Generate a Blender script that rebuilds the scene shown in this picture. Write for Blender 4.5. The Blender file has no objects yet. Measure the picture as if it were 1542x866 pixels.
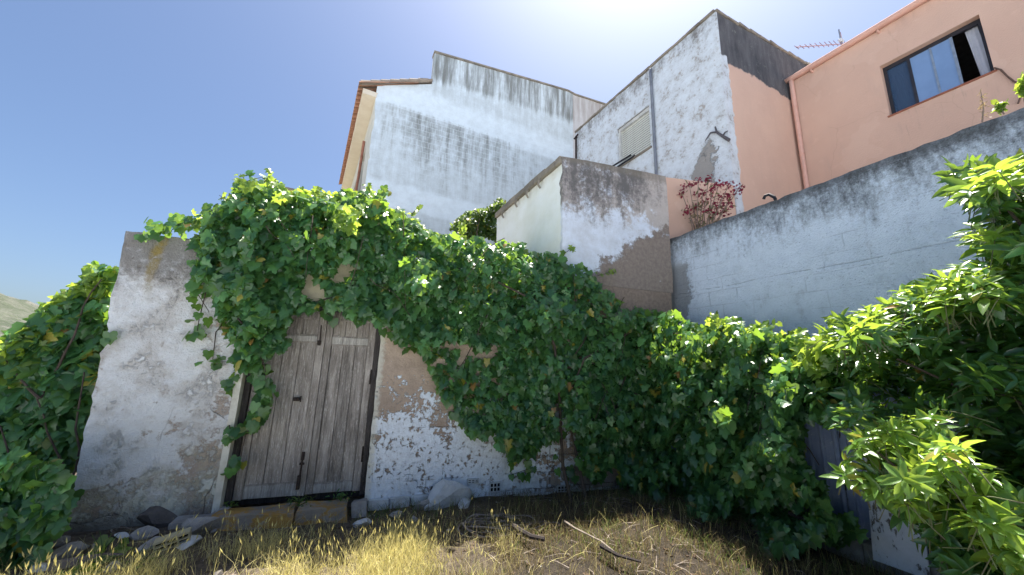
import bpy, bmesh, math, random
import numpy as np
from mathutils import Matrix, Vector, noise as mn
rad = math.radians
random.seed(7); rng = np.random.default_rng(7)
scene = bpy.context.scene
COL = scene.collection
# ---------------------------------------------------------------- camera
FPX, PITCH, SR = 560.0, rad(12), 0.03
CR_ = math.sqrt(1 - SR * SR)
CF = Vector((0, math.cos(PITCH), math.sin(PITCH)))
_u0 = Vector((0, -math.sin(PITCH), math.cos(PITCH))); _x0 = Vector((1, 0, 0))
CRT = CR_ * _x0 + SR * _u0; CUP = CR_ * _u0 - SR * _x0
CAM = Vector((0, 0, 1.6))
cd = bpy.data.cameras.new('camera'); cam = bpy.data.objects.new('camera', cd); COL.objects.link(cam)
cam.matrix_world = Matrix(((CRT.x, CUP.x, -CF.x, 0), (CRT.y, CUP.y, -CF.y, 0), (CRT.z, CUP.z, -CF.z, 1.6), (0, 0, 0, 1)))
cd.sensor_width = 36; cd.lens = FPX / 1542 * 36; cd.clip_start = 0.05; cd.clip_end = 6000
scene.camera = cam
# ---------------------------------------------------------------- sky, sun, exposure
SUN_EL, SUN_AZ = rad(70), rad(31)          # azimuth from +Y towards +X
w = bpy.data.worlds.new('World'); scene.world = w; w.use_nodes = True
wt = w.node_tree; wt.nodes.clear()
sky = wt.nodes.new('ShaderNodeTexSky'); sky.sky_type = 'NISHITA'; sky.sun_disc = False
sky.sun_elevation = SUN_EL; sky.sun_rotation = SUN_AZ
sky.air_density = 1.0; sky.dust_density = 2.5; sky.ozone_density = 6.0; sky.altitude = 30
bg = wt.nodes.new('ShaderNodeBackground'); bg.inputs[1].default_value = 0.05
wo = wt.nodes.new('ShaderNodeOutputWorld')
wt.links.new(sky.outputs[0], bg.inputs[0]); wt.links.new(bg.outputs[0], wo.inputs[0])
sd = bpy.data.lights.new('sun', 'SUN'); sun = bpy.data.objects.new('sun', sd); COL.objects.link(sun)
sd.energy = 4.5; sd.angle = rad(0.53); sd.color = (1.0, 0.95, 0.86)
sdir = Vector((math.sin(SUN_AZ) * math.cos(SUN_EL), math.cos(SUN_AZ) * math.cos(SUN_EL), math.sin(SUN_EL)))
sun.rotation_euler = sdir.to_track_quat('Z', 'Y').to_euler()
scene.view_settings.view_transform = 'Standard'; scene.view_settings.look = 'None'
scene.view_settings.exposure = 1.85; scene.view_settings.gamma = 1
scene.render.engine = 'CYCLES'
scene.cycles.max_bounces = 6; scene.cycles.diffuse_bounces = 4; scene.cycles.transmission_bounces = 4
# ---------------------------------------------------------------- geometry of sight lines: photo pixel -> point on a wall
def ray(x, y): x = float(x); y = float(y); return (x - 771) * CRT + (433 - y) * CUP + FPX * CF
class Frame:
    """vertical plane: local x along the wall, local y away from the viewer, z up"""
    def __init__(s, ox, oy, rot):
        s.o = Vector((ox, oy, 0)); s.r = rad(rot); c, q = math.cos(s.r), math.sin(s.r)
        s.t = Vector((c, q, 0)); s.n = Vector((-q, c, 0)); s.M = Matrix.Translation(s.o) @ Matrix.Rotation(s.r, 4, 'Z')
    def at(s, px, py, off=0.0):
        """local (a, z) where the sight line meets the plane set 'off' in front of the wall"""
        off = float(off); r = ray(px, py); t = ((s.o - CAM).dot(s.n) - off) / r.dot(s.n); P = CAM + r * t
        return (P - s.o).dot(s.t), P.z
    def world(s, px, py, off=0.0):
        a, z = s.at(px, py, off); return s.o + s.t * a - s.n * float(off) + Vector((0, 0, z))
def plane_rot(P, rot):   # a plane at perpendicular distance P, origin at the foot
    n = Vector((math.cos(rad(90 + rot)), math.sin(rad(90 + rot)), 0)); return Frame(n.x * P, n.y * P, rot)
FA = Frame(0, 5.34, 19)              # outbuilding front
FS = Frame(0.78, 5.61, -64.5)        # annex side
FR = plane_rot(5.45, -63.5)          # boundary wall
FN = plane_rot(4.75, -63.5)          # blue sheet fence
FD = plane_rot(10.0, -63.5)          # salmon house front
FC = plane_rot(7.2, -63.5)           # shuttered house side
FP = Frame(4.52, 7.06, 26.6)         # salmon end wall
FLW = Frame(2.80, 6.56, 16.2)       # low salmon wall
FB = Frame(-4.8, 11, 25)             # gable house
FBS = Frame(-4.8, 11, -61.5)         # its street side
WORLD = Frame(0, 0, 0)
# ---------------------------------------------------------------- scene graph helpers
_mats = {}
def tag(o, label=None, cat=None, group=None, kind=None):
    if label: o['label'] = label
    if cat: o['category'] = cat
    if group: o['group'] = group
    if kind: o['kind'] = kind
    return o
WM = {}
def thing(name, label, cat, M=None, group=None):
    o = bpy.data.objects.new(name, None); COL.objects.link(o); o.empty_display_size = 0.2
    M = M or Matrix(); o.matrix_world = M; WM[o.name] = M.copy()
    return tag(o, label, cat, group)
def mesh_obj(name, me, mat, parent=None, M=None):
    o = bpy.data.objects.new(name, me); COL.objects.link(o)
    if mat and not me.materials: me.materials.append(mat)
    if parent:
        PM = WM[parent.name]; M = PM if M is None else M
        o.parent = parent; o.matrix_basis = PM.inverted() @ M
    else:
        M = M or Matrix(); o.matrix_world = M
    WM[o.name] = M.copy(); return o
class MB:
    def __init__(s): s.v = []; s.f = []
    def add(s, v, f):
        b = len(s.v); s.v += [tuple(p) for p in v]; s.f += [tuple(i + b for i in q) for q in f]; return s
    def box(s, x0, x1, y0, y1, z0, z1, j=0.0, bev=0.0):
        def J(): return random.uniform(-j, j)
        if bev > 0:
            vs = []; 
            bm = bmesh.new(); bmesh.ops.create_cube(bm, size=1)
            for v in bm.verts: v.co = Vector(((x0 + x1) / 2 + v.co.x * (x1 - x0) + J(), (y0 + y1) / 2 + v.co.y * (y1 - y0) + J(), (z0 + z1) / 2 + v.co.z * (z1 - z0) + J()))
            bmesh.ops.bevel(bm, geom=list(bm.edges), offset=bev, segments=1, affect='EDGES')
            bm.verts.ensure_lookup_table()
            s.add([v.co for v in bm.verts], [[v.index for v in f.verts] for f in bm.faces]); bm.free(); return s
        v = [(x + J(), y + J(), z + J()) for x in (x0, x1) for y in (y0, y1) for z in (z0, z1)]
        return s.add(v, [(0, 1, 3, 2), (4, 6, 7, 5), (0, 4, 5, 1), (2, 3, 7, 6), (0, 2, 6, 4), (1, 5, 7, 3)])
    def prism(s, poly, y0, y1):   # poly in (x,z)
        n = len(poly)
        s.add([(x, y0, z) for x, z in poly] + [(x, y1, z) for x, z in poly],
              [tuple(range(n)), tuple(range(2 * n - 1, n - 1, -1))] + [(i, i + n, (i + 1) % n + n, (i + 1) % n) for i in range(n)]); return s
    def tube(s, pts, r, n=6, r1=None, cap=True):
        pts = [Vector(p) for p in pts]; r1 = r if r1 is None else r1; k = len(pts); V = []; F = []
        up = Vector((0.31, 0.2, 0.93)).normalized()
        for i, p in enumerate(pts):
            d = (pts[min(i + 1, k - 1)] - pts[max(i - 1, 0)]).normalized()
            a = d.cross(up); a = a.normalized() if a.length > 1e-4 else Vector((1, 0, 0)); b = d.cross(a)
            R = r + (r1 - r) * i / max(1, k - 1)
            V += [p + a * R * math.cos(2 * math.pi * j / n) + b * R * math.sin(2 * math.pi * j / n) for j in range(n)]
        for i in range(k - 1):
            for j in range(n): F.append((i * n + j, i * n + (j + 1) % n, (i + 1) * n + (j + 1) % n, (i + 1) * n + j))
        if cap: F += [tuple(range(n - 1, -1, -1)), tuple((k - 1) * n + j for j in range(n))]
        return s.add(V, F)
    def mesh(s, name='mesh', smooth=False):
        me = bpy.data.meshes.new(name); me.from_pydata(s.v, [], s.f); 
        bm = bmesh.new(); bm.from_mesh(me); bmesh.ops.recalc_face_normals(bm, faces=bm.faces); bm.to_mesh(me); bm.free()
        if smooth: me.polygons.foreach_set('use_smooth', [True] * len(me.polygons))
        me.update(); return me
    def build(s, name, mat, parent=None, M=None, smooth=False): return mesh_obj(name, s.mesh(name, smooth), mat, parent, M)
def lerp(a, b, t): return a + (b - a) * t
def fbm(x, y, z=0.0, o=4):
    return mn.fractal(Vector((x, y, z)), 1.0, 2.0, o)
def slab(avals, zvals, thick, pos=None, keep=None, disp=0.0, dscale=2.0, seed=0.0, y0=0.0):
    """a wall with real thickness: gridded front (gently uneven), openings left out, reveals all round"""
    m = MB(); na, nz = len(avals), len(zvals); pos = pos or (lambda a, z: (a, z))
    inc = {}
    for i in range(na - 1):
        for k in range(nz - 1):
            if keep is None or keep((avals[i] + avals[i + 1]) / 2, (zvals[k] + zvals[k + 1]) / 2): inc[(i, k)] = 1
    V = []; idx = {}
    def vid(i, k, back):
        key = (i, k, back)
        if key not in idx:
            a, z = pos(avals[i], zvals[k]); y = y0 + thick if back else y0 + disp * fbm(a * dscale + seed, z * dscale, seed, 4)
            idx[key] = len(V); V.append((a, y, z))
        return idx[key]
    Fc = []
    for (i, k) in inc:
        Fc.append((vid(i, k, 0), vid(i + 1, k, 0), vid(i + 1, k + 1, 0), vid(i, k + 1, 0)))
        Fc.append((vid(i, k, 1), vid(i, k + 1, 1), vid(i + 1, k + 1, 1), vid(i + 1, k, 1)))
        for (di, dk, p, q) in ((-1, 0, (i, k + 1), (i, k)), (1, 0, (i + 1, k), (i + 1, k + 1)), (0, -1, (i, k), (i + 1, k)), (0, 1, (i + 1, k + 1), (i, k + 1))):
            if (i + di, k + dk) not in inc:
                Fc.append((vid(*q, 0), vid(*p, 0), vid(*p, 1), vid(*q, 1)))
    return m.add(V, Fc)
def span(a, b, step, *extra):
    n = max(1, int(round((b - a) / step))); L = sorted(set([round(a + (b - a) * i / n, 4) for i in range(n + 1)]))
    for e in extra:
        L = [x for x in L if abs(x - e) > step * 0.45 or x in (round(a, 4), round(b, 4))] + [e]
    return sorted(set(L))
def rock(size, seed, sub=2, flat=0.0):
    bm = bmesh.new(); bmesh.ops.create_icosphere(bm, subdivisions=sub, radius=1)
    for v in bm.verts:
        d = v.co.normalized(); k = 1 + 0.5 * mn.noise(d * 1.3 + Vector((seed, 0, 0))) + 0.22 * mn.noise(d * 4 + Vector((0, seed, 0)))
        c = d * k
        for q in range(7):                                   # knock flat facets off it
            pn = Vector((math.sin(seed * 3.1 + q * 2.3), math.cos(seed * 1.7 + q * 1.9), math.sin(seed + q * 4.1) * 0.9)).normalized(); e = c.dot(pn) - (0.62 + 0.12 * math.sin(seed + q))
            if e > 0: c = c - pn * e
        c = c * 1.15; v.co = Vector((c.x * size[0], c.y * size[1], c.z * size[2]))
    m = MB(); bm.verts.ensure_lookup_table(); m.add([v.co for v in bm.verts], [[v.index for v in f.verts] for f in bm.faces]); bm.free(); return m
# ---------------------------------------------------------------- material helpers
class S:
    def __init__(s, g, sock): s.g = g; s.k = sock
    def _m(s, op, o, rev=False):
        n = s.g.t.nodes.new('ShaderNodeMath'); n.operation = op; a, b = (o, s) if rev else (s, o)
        for i, q in enumerate((a, b)):
            if q is None: continue
            if isinstance(q, S): s.g.t.links.new(q.k, n.inputs[i])
            else: n.inputs[i].default_value = q
        return S(s.g, n.outputs[0])
    def __add__(s, o): return s._m('ADD', o)
    def __radd__(s, o): return s._m('ADD', o)
    def __sub__(s, o): return s._m('SUBTRACT', o)
    def __rsub__(s, o): return s._m('SUBTRACT', o, True)
    def __mul__(s, o): return s._m('MULTIPLY', o)
    def __rmul__(s, o): return s._m('MULTIPLY', o)
    def mx(s, o): return s._m('MAXIMUM', o)
    def mi(s, o): return s._m('MINIMUM', o)
    def ss(s, lo, hi, a=0.0, b=1.0):
        n = s.g.t.nodes.new('ShaderNodeMapRange'); n.interpolation_type = 'SMOOTHSTEP'
        s.g.t.links.new(s.k, n.inputs[0]); n.inputs[1].default_value = lo; n.inputs[2].default_value = hi; n.inputs[3].default_value = a; n.inputs[4].default_value = b
        return S(s.g, n.outputs[0])
class G:
    def __init__(g, name, rough=0.9, spec=0.3, obj=True):
        g.mat = bpy.data.materials.new(name); g.mat.use_nodes = True; g.t = g.mat.node_tree; g.t.nodes.clear()
        g.out = g.t.nodes.new('ShaderNodeOutputMaterial'); g.bs = g.t.nodes.new('ShaderNodeBsdfPrincipled')
        g.t.links.new(g.bs.outputs[0], g.out.inputs[0]); g.bs.inputs['Roughness'].default_value = rough
        g.bs.inputs['Specular IOR Level'].default_value = spec
        tc = g.t.nodes.new('ShaderNodeTexCoord'); g.co = tc.outputs['Object']
        sp = g.t.nodes.new('ShaderNodeSeparateXYZ'); g.t.links.new(g.co, sp.inputs[0])
        g.x, g.y, g.z = [S(g, sp.outputs[i]) for i in range(3)]
        oi = g.t.nodes.new('ShaderNodeObjectInfo'); g.orand = S(g, oi.outputs['Random'])
    def map(g, sx, sy, sz, off=(0, 0, 0)):
        n = g.t.nodes.new('ShaderNodeMapping'); n.inputs['Scale'].default_value = (sx, sy, sz); n.inputs['Location'].default_value = off
        g.t.links.new(g.co, n.inputs[0]); return n.outputs[0]
    def noise(g, scale, detail=5, rough=0.6, vec=None, dist=0.0, off=None):
        n = g.t.nodes.new('ShaderNodeTexNoise'); n.inputs['Scale'].default_value = scale; n.inputs['Detail'].default_value = detail
        n.inputs['Roughness'].default_value = rough; n.inputs['Distortion'].default_value = dist
        if off is not None: vec = g.map(1, 1, 1, off)
        g.t.links.new(vec or g.co, n.inputs['Vector']); return S(g, n.outputs[0])
    def voro(g, scale, feature='DISTANCE_TO_EDGE', vec=None, dist=0.0, rnd=1.0):
        n = g.t.nodes.new('ShaderNodeTexVoronoi'); n.feature = feature; n.inputs['Scale'].default_value = scale; n.inputs['Randomness'].default_value = rnd
        v = vec or g.co
        if dist:
            nn = g.t.nodes.new('ShaderNodeTexNoise'); nn.inputs['Scale'].default_value = scale * 1.7; nn.inputs['Detail'].default_value = 4; g.t.links.new(v, nn.inputs['Vector'])
            ma = g.t.nodes.new('ShaderNodeVectorMath'); ma.operation = 'MULTIPLY_ADD'; ma.inputs[1].default_value = (dist,) * 3
            g.t.links.new(nn.outputs[1], ma.inputs[0]); g.t.links.new(v, ma.inputs[2]); v = ma.outputs[0]
        g.t.links.new(v, n.inputs['Vector']); return S(g, n.outputs[0])
    def brick(g, w, h, mortar=0.01, wob=0.03):
        """distance-like mask of courses in the (x,z) plane: 1 at joints"""
        cx = g.t.nodes.new('ShaderNodeCombineXYZ'); nn = g.noise(3.0, 3)
        g.t.links.new((g.x + (nn - 0.5) * wob).k, cx.inputs[0]); g.t.links.new((g.z + (nn - 0.5) * wob).k, cx.inputs[1])
        b = g.t.nodes.new('ShaderNodeTexBrick'); b.inputs['Scale'].default_value = 1; b.inputs['Brick Width'].default_value = w; b.inputs['Row Height'].default_value = h
        b.inputs['Mortar Size'].default_value = mortar; b.inputs['Mortar Smooth'].default_value = 0.6
        g.t.links.new(cx.outputs[0], b.inputs['Vector']); return S(g, b.outputs['Fac'])
    def mix(g, f, a, b):
        n = g.t.nodes.new('ShaderNodeMix'); n.data_type = 'RGBA'
        for s_, q in ((n.inputs[0], f), (n.inputs[6], a), (n.inputs[7], b)):
            if isinstance(q, S): g.t.links.new(q.k, s_)
            elif isinstance(q, tuple): s_.default_value = (*q, 1)
            else: s_.default_value = q
        return S(g, n.outputs[2])
    def scale(g, c, f):   # colour times value
        n = g.t.nodes.new('ShaderNodeVectorMath'); n.operation = 'SCALE'
        g.t.links.new(c.k, n.inputs[0])
        if isinstance(f, S): g.t.links.new(f.k, n.inputs[3])
        else: n.inputs[3].default_value = f
        return S(g, n.outputs[0])
    def color(g, c):
        if isinstance(c, tuple): g.bs.inputs['Base Color'].default_value = (*c, 1)
        else: g.t.links.new(c.k, g.bs.inputs['Base Color'])
    def bump(g, h, dist=0.01, strength=1.0):
        n = g.t.nodes.new('ShaderNodeBump'); n.inputs['Strength'].default_value = strength; n.inputs['Distance'].default_value = dist
        g.t.links.new(h.k, n.inputs['Height']); g.t.links.new(n.outputs[0], g.bs.inputs['Normal'])
    def rough(g, r): g.t.links.new(r.k, g.bs.inputs['Roughness'])
def simple(name, c, rough=0.7, c2=None, sc=8.0, metal=0.0, bump=0.0, spec=0.3):
    if name in _mats: return _mats[name]
    g = G(name, rough, spec); c2 = c2 or tuple(x * 0.7 for x in c)
    n = g.noise(sc, 6, 0.65); g.color(g.mix(n.ss(0.35, 0.68), c, c2)); g.bs.inputs['Metallic'].default_value = metal
    g.bump(n + g.noise(sc * 9, 3) * 0.4, bump or 0.003, 0.7); _mats[name] = g.mat; return g.mat
WHITE = (0.66, 0.72, 0.78); TAN = (0.36, 0.27, 0.205); DARK = (0.07, 0.065, 0.062)
def m_wall_left():
    g = G('weathered limewash'); n1 = g.noise(1.1, 8, 0.62); n2 = g.noise(3.2, 8, 0.7, off=(4, 2, 9)); n3 = g.noise(14, 6, 0.7)
    n4 = g.noise(45, 4, 0.7)
    c = g.mix(n2.ss(0.38, 0.66), (0.64, 0.645, 0.65), (0.45, 0.42, 0.39))
    pe = (n1 * 0.9 + 0.025 + (n2 - 0.5) * 0.35 + (n3 - 0.5) * 0.42 + (n4 - 0.5) * 0.14 - (g.z - 1.3) * 0.035)
    c = g.mix(pe.ss(0.485, 0.57), c, (0.37, 0.30, 0.245))
    wh = (n2 + (n3 - 0.5) * 0.5 - (g.z - 1.2) * 0.05); c = g.mix(wh.ss(0.56, 0.66) * 0.8, c, (0.74, 0.745, 0.75))
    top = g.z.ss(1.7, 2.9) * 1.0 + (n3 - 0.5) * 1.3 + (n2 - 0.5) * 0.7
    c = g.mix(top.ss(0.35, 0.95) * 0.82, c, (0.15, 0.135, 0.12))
    ox = (g.x + 4.17 + (n2 - 0.5) * 0.16 + (g.z - 2.6) * -0.05); st = (ox * ox).ss(0.0, 0.0045, 1, 0) * g.z.ss(2.05, 2.75) * n3.ss(0.25, 0.6)
    c = g.mix(st * 0.8, c, (0.27, 0.19, 0.035))
    li = g.z.ss(0.05, 0.9, 1, 0) * n2.ss(0.42, 0.6); c = g.mix(li * 0.45, c, (0.50, 0.52, 0.36))
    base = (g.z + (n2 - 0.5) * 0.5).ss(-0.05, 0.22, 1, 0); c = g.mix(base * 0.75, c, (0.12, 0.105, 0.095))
    pits = n4.ss(0.66, 0.76); c = g.mix(pits * 0.55, c, (0.18, 0.15, 0.13))
    cr = g.voro(0.9, dist=0.5).ss(0.0, 0.008, 1, 0) * n1.ss(0.45, 0.6); c = g.mix(cr * 0.7, c, (0.12, 0.10, 0.09))
    g.color(c); g.bump(n3 * 0.6 + n4 * 0.35 + n2 * 1.0 - pe.ss(0.485, 0.57) * 0.35 - cr * 0.4 + wh.ss(0.56, 0.66) * 0.3, 0.035); return g.mat
def m_wall_front():
    g = G('peeling plaster'); n1 = g.noise(1.0, 7, 0.6, off=(3, 0, 1)); n2 = g.noise(4.0, 9, 0.72, off=(1, 5, 2)); n3 = g.noise(17, 6, 0.7); n4 = g.noise(60, 4, 0.7)
    tan = g.mix(n2.ss(0.35, 0.7), (0.46, 0.355, 0.28), (0.31, 0.24, 0.19))
    white = g.mix(n3.ss(0.3, 0.75), (0.78, 0.84, 0.92), (0.60, 0.63, 0.68))
    # painted low down, bare render above, ragged in between
    p = (n1 - 0.5) * 1.6 + (n2 - 0.5) * 3.2 + (n3 - 0.5) * 1.7 + (n4 - 0.5) * 0.5
    f = (p + (g.z - 0.82) * 0.62).ss(0.02, 0.10); f3 = ((n3 - 0.5) * 1.6 + (n2 - 0.5) * 1.4).ss(0.15, 0.22) * 0.85; f = f.mx(f3)
    f2 = (p + (g.x - 0.3) * 0.55).ss(0.30, 0.42); c = g.mix(f.mx(f2), white, tan)
    fe = f.mx(f2); ring = fe * (1 - fe) * 4.0; c = g.mix(ring * 0.4, c, (0.16, 0.125, 0.10))
    grey = (g.z + (n2 - 0.5) * 0.8).ss(0.05, 0.30, 1, 0) * n1.ss(0.40, 0.6); c = g.mix(grey * 0.55, c, (0.30, 0.285, 0.27))
    jn = g.brick(0.42, 0.205, 0.006, 0.05) * g.z.ss(0.8, 1.2, 1, 0) * n1.ss(0.42, 0.56) * n3.ss(0.40, 0.55)
    ck = g.voro(2.2, dist=0.5).ss(0.0, 0.010, 1, 0) * g.z.ss(0.6, 1.1, 1, 0) * n2.ss(0.48, 0.56)
    c = g.mix((jn * 0.9).mx(ck * 0.75), c, (0.11, 0.08, 0.06))
    c = g.mix(g.x.ss(0.9, 1.3) * g.z.ss(1.6, 2.0), c, g.mix(n3.ss(0.3, 0.7), (0.33, 0.245, 0.19), (0.23, 0.17, 0.13)))
    cream = g.z.ss(2.02, 2.2) * n2.ss(0.30, 0.5) * g.x.ss(0.1, 0.5, 1, 0); c = g.mix(cream, c, (0.60, 0.53, 0.38))
    edge = (g.x + (n3 - 0.5) * 0.16).ss(-1.72, -1.66, 1, 0); c = g.mix(edge * 0.8, c, (0.62, 0.60, 0.52))
    g.color(c); g.bump(n3 * 0.4 + n4 * 0.25 + n2 * 0.6 - f.mx(f2) * 0.55 - jn * 0.8 - ck * 0.8, 0.028); return g.mat
def m_lintel():
    g = G('cream plaster'); n = g.noise(5, 7, 0.6); g.color(g.mix(n.ss(0.4, 0.75), (0.66, 0.58, 0.42), (0.45, 0.38, 0.27))); g.bump(n + g.noise(50, 3) * 0.3, 0.012); return g.mat
def m_annex():
    g = G('stained plaster'); n1 = g.noise(1.0, 7, 0.6, off=(7, 3, 2)); n2 = g.noise(3.6, 9, 0.7); n3 = g.noise(15, 6, 0.7); n4 = g.noise(70, 3, 0.6)
    st = g.noise(1.6, 6, 0.65, vec=g.map(2.6, 1, 0.55)); q = g.noise(3.0, 6, 0.65, vec=g.map(1.2, 1, 0.8, (5, 5, 5)))
    c = g.mix(n2.ss(0.3, 0.7), (0.76, 0.80, 0.88), (0.60, 0.61, 0.64))
    p = (n2 - 0.5) * 1.1 + (n1 - 0.5) * 0.9 + (n3 - 0.5) * 0.45
    tn = (p + g.z.ss(3.6, 4.5) * 0.42 + g.x.ss(1.9, 3.0) * 0.22).ss(0.22, 0.42) * 0.8
    c = g.mix(tn, c, (0.46, 0.38, 0.32))
    low = ((g.x - 0.9) * 0.62 - (g.z - 3.02) * 1.0 + p * 1.15).ss(0.08, 0.26)
    c = g.mix(low, c, g.mix(n3.ss(0.3, 0.7), (0.32, 0.255, 0.21), (0.23, 0.18, 0.15)))
    ring = low * (1 - low) * 4.0; c = g.mix(ring * 0.4, c, (0.16, 0.12, 0.10))
    wd = (q.ss(0.66, 0.7)) * low; c = g.mix(wd * 0.6, c, (0.72, 0.72, 0.74))
    dk = (st * 1.1 + (n3 - 0.5) * 0.7 + (n2 - 0.5) * 0.5 + g.z.ss(3.6, 4.9) * 0.55 - g.x.ss(2.0, 3.0) * 0.3).ss(0.68, 1.15)
    c = g.mix(dk * 0.9, c, (0.10, 0.095, 0.095)); lip = (g.z + (n3 - 0.5) * 0.1).ss(4.93, 5.05); c = g.mix(lip * 0.55, c, (0.20, 0.17, 0.13))
    g.color(c); g.bump(n3 * 0.5 + n4 * 0.4 + n2 * 0.5 - low * 0.4, 0.02); return g.mat
def m_side():
    g = G('pale cream plaster'); n1 = g.noise(2.2, 6, 0.6); n3 = g.noise(18, 6, 0.65); n2 = g.noise(5, 8, 0.7)
    c = g.mix(n1.ss(0.3, 0.7), (0.84, 0.86, 0.84), (0.76, 0.77, 0.71)); sp = n2.ss(0.68, 0.72); c = g.mix(sp * 0.5, c, (0.45, 0.40, 0.33))
    tp = (g.z + (n2 - 0.5) * 0.5).ss(4.7, 5.1); c = g.mix(tp * 0.6, c, (0.48, 0.40, 0.26))
    g.color(c); g.bump(n3 * 0.5 + n2 * 0.4, 0.012); return g.mat
def m_boundary():
    g = G('stained grey-white wall'); n1 = g.noise(0.9, 6, 0.6); n2 = g.noise(4, 9, 0.72); n3 = g.noise(20, 5, 0.75); n4 = g.noise(75, 3, 0.6)
    st = g.noise(1.6, 8, 0.75, vec=g.map(1.5, 1, 0.8)); st2 = g.noise(4.0, 7, 0.75, vec=g.map(2.0, 1, 0.5, (3, 1, 2)))
    c = g.mix(n2.ss(0.35, 0.72), (0.72, 0.80, 0.90), (0.63, 0.71, 0.80))
    hz = g.z.ss(2.75, 4.0)
    dk = (hz * 1.0 + (st - 0.5) * 2.0 + (st2 - 0.5) * 1.2 + (n3 - 0.5) * 1.0 - 0.20).ss(0.25, 1.2)
    c = g.mix(dk * 0.92, c, (0.055, 0.06, 0.065)); top = (g.z + (n3 - 0.5) * 0.2).ss(3.82, 3.98); c = g.mix(top * 0.7, c, (0.05, 0.05, 0.05))
    pt = ((g.x + 4.45) * 1.4 + ((g.z - 3.0) * (g.z - 3.0)) * 0.9 + (n2 - 0.5) * 0.9 + (n3 - 0.5) * 0.3).ss(0.38, 0.5, 1, 0) * g.z.ss(3.35, 3.6, 1, 0)
    c = g.mix(pt * 0.85, c, (0.27, 0.27, 0.27))
    crk = ((g.z - 2.93 + g.x * 0.0 + (n1 - 0.5) * 0.10 + (n2 - 0.5) * 0.03)); ck = (crk * crk).ss(0.0, 0.00006, 1, 0) * n2.ss(0.42, 0.5); c = g.mix(ck * 0.22, c, (0.15, 0.15, 0.16))
    tk = g.noise(26, 5, 0.7, vec=g.map(1, 1, 2.6)).ss(0.60, 0.68); c = g.mix(tk * 0.35, c, (0.30, 0.33, 0.36)); c = g.mix((n2 * 0.5 + st2 * 0.5).ss(0.52, 0.66) * 0.35, c, (0.36, 0.38, 0.40))
    jn = g.brick(0.45, 0.22, 0.008, 0.05) * n1.ss(0.45, 0.62)
    c = g.mix(jn * 0.18, c, (0.2, 0.2, 0.22))
    g.color(c); g.bump(n3 * 0.6 + n4 * 0.45 + n2 * 0.5 - ck * 0.3 - jn * 0.2 - tk * 0.3 - pt * 0.3, 0.032); return g.mat
def m_gable():
    g = G('streaked block wall'); n1 = g.noise(0.5, 5, 0.6); n2 = g.noise(3, 7, 0.7); st = g.noise(0.7, 7, 0.75, vec=g.map(2.6, 1, 0.28)); st2 = g.noise(2.6, 6, 0.7, vec=g.map(2.0, 1, 0.16, (2, 2, 2)))
    jn = g.brick(0.42, 0.205, 0.016, 0.03)
    c = g.mix(n2.ss(0.3, 0.7), (0.72, 0.80, 0.86), (0.64, 0.71, 0.76))
    zz = g.z + (n1 - 0.5) * 0.35 + g.x * 0.03; body = zz.ss(7.35, 7.55) * zz.ss(10.15, 10.35, 1, 0); body = body.mx(zz.ss(6.5, 6.7, 1, 0)); hi = zz.ss(11.0, 11.5)
    body = (body.mx(hi) * (0.55 + (st - 0.5) * 1.6 + (st2 - 0.5) * 1.2 + (n2 - 0.5) * 0.6) + (n2 - 0.5) * 0.5).mx(0.0).mi(1.0)
    c = g.mix(body * 0.80, c, (0.40, 0.44, 0.45)); c = g.mix(body * jn * 0.18 * n2.ss(0.4, 0.6), c, (0.68, 0.74, 0.78))
    para = (g.z - g.x * 0.06).ss(11.25, 11.9)                       # streaks below the parapet lip
    upper = (para * 0.85 + (st - 0.5) * 2.4 + (st2 - 0.5) * 1.5 - 0.05).ss(0.35, 1.15)
    s2 = ((g.z + g.x * 0.02).ss(6.4, 9.7) * (g.z + (n1 - 0.5) * 0.3 + g.x * 0.02).ss(10.25, 10.55, 1, 0)) * g.x.ss(3.2, 7.6, 1, 0.25) * g.x.ss(0.0, 1.2, 0.45, 1)
    mid = (s2 * 0.80 + (st - 0.5) * 2.0 + (st2 - 0.5) * 1.4 - jn * 0.25 + (n2 - 0.5) * 0.8).ss(0.35, 1.35)
    dk = (upper * para.ss(0.0, 0.4)).mx(mid * s2.ss(0.0, 0.3))
    c = g.mix(dk * 0.85, c, (0.14, 0.14, 0.125))
    c = g.mix(jn * 0.14 * n1.ss(0.35, 0.6) * g.z.ss(10.2, 10.5, 1, 0), c, (0.72, 0.77, 0.82))
    pk = (g.x + (n2 - 0.5) * 0.1).ss(7.98, 8.02) * 0.55; c = g.mix(pk, c, (0.50, 0.42, 0.38))
    g.color(c); g.bump(n2 * 0.6 - jn * 0.18 + g.noise(30, 3) * 0.3, 0.025); return g.mat
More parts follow.
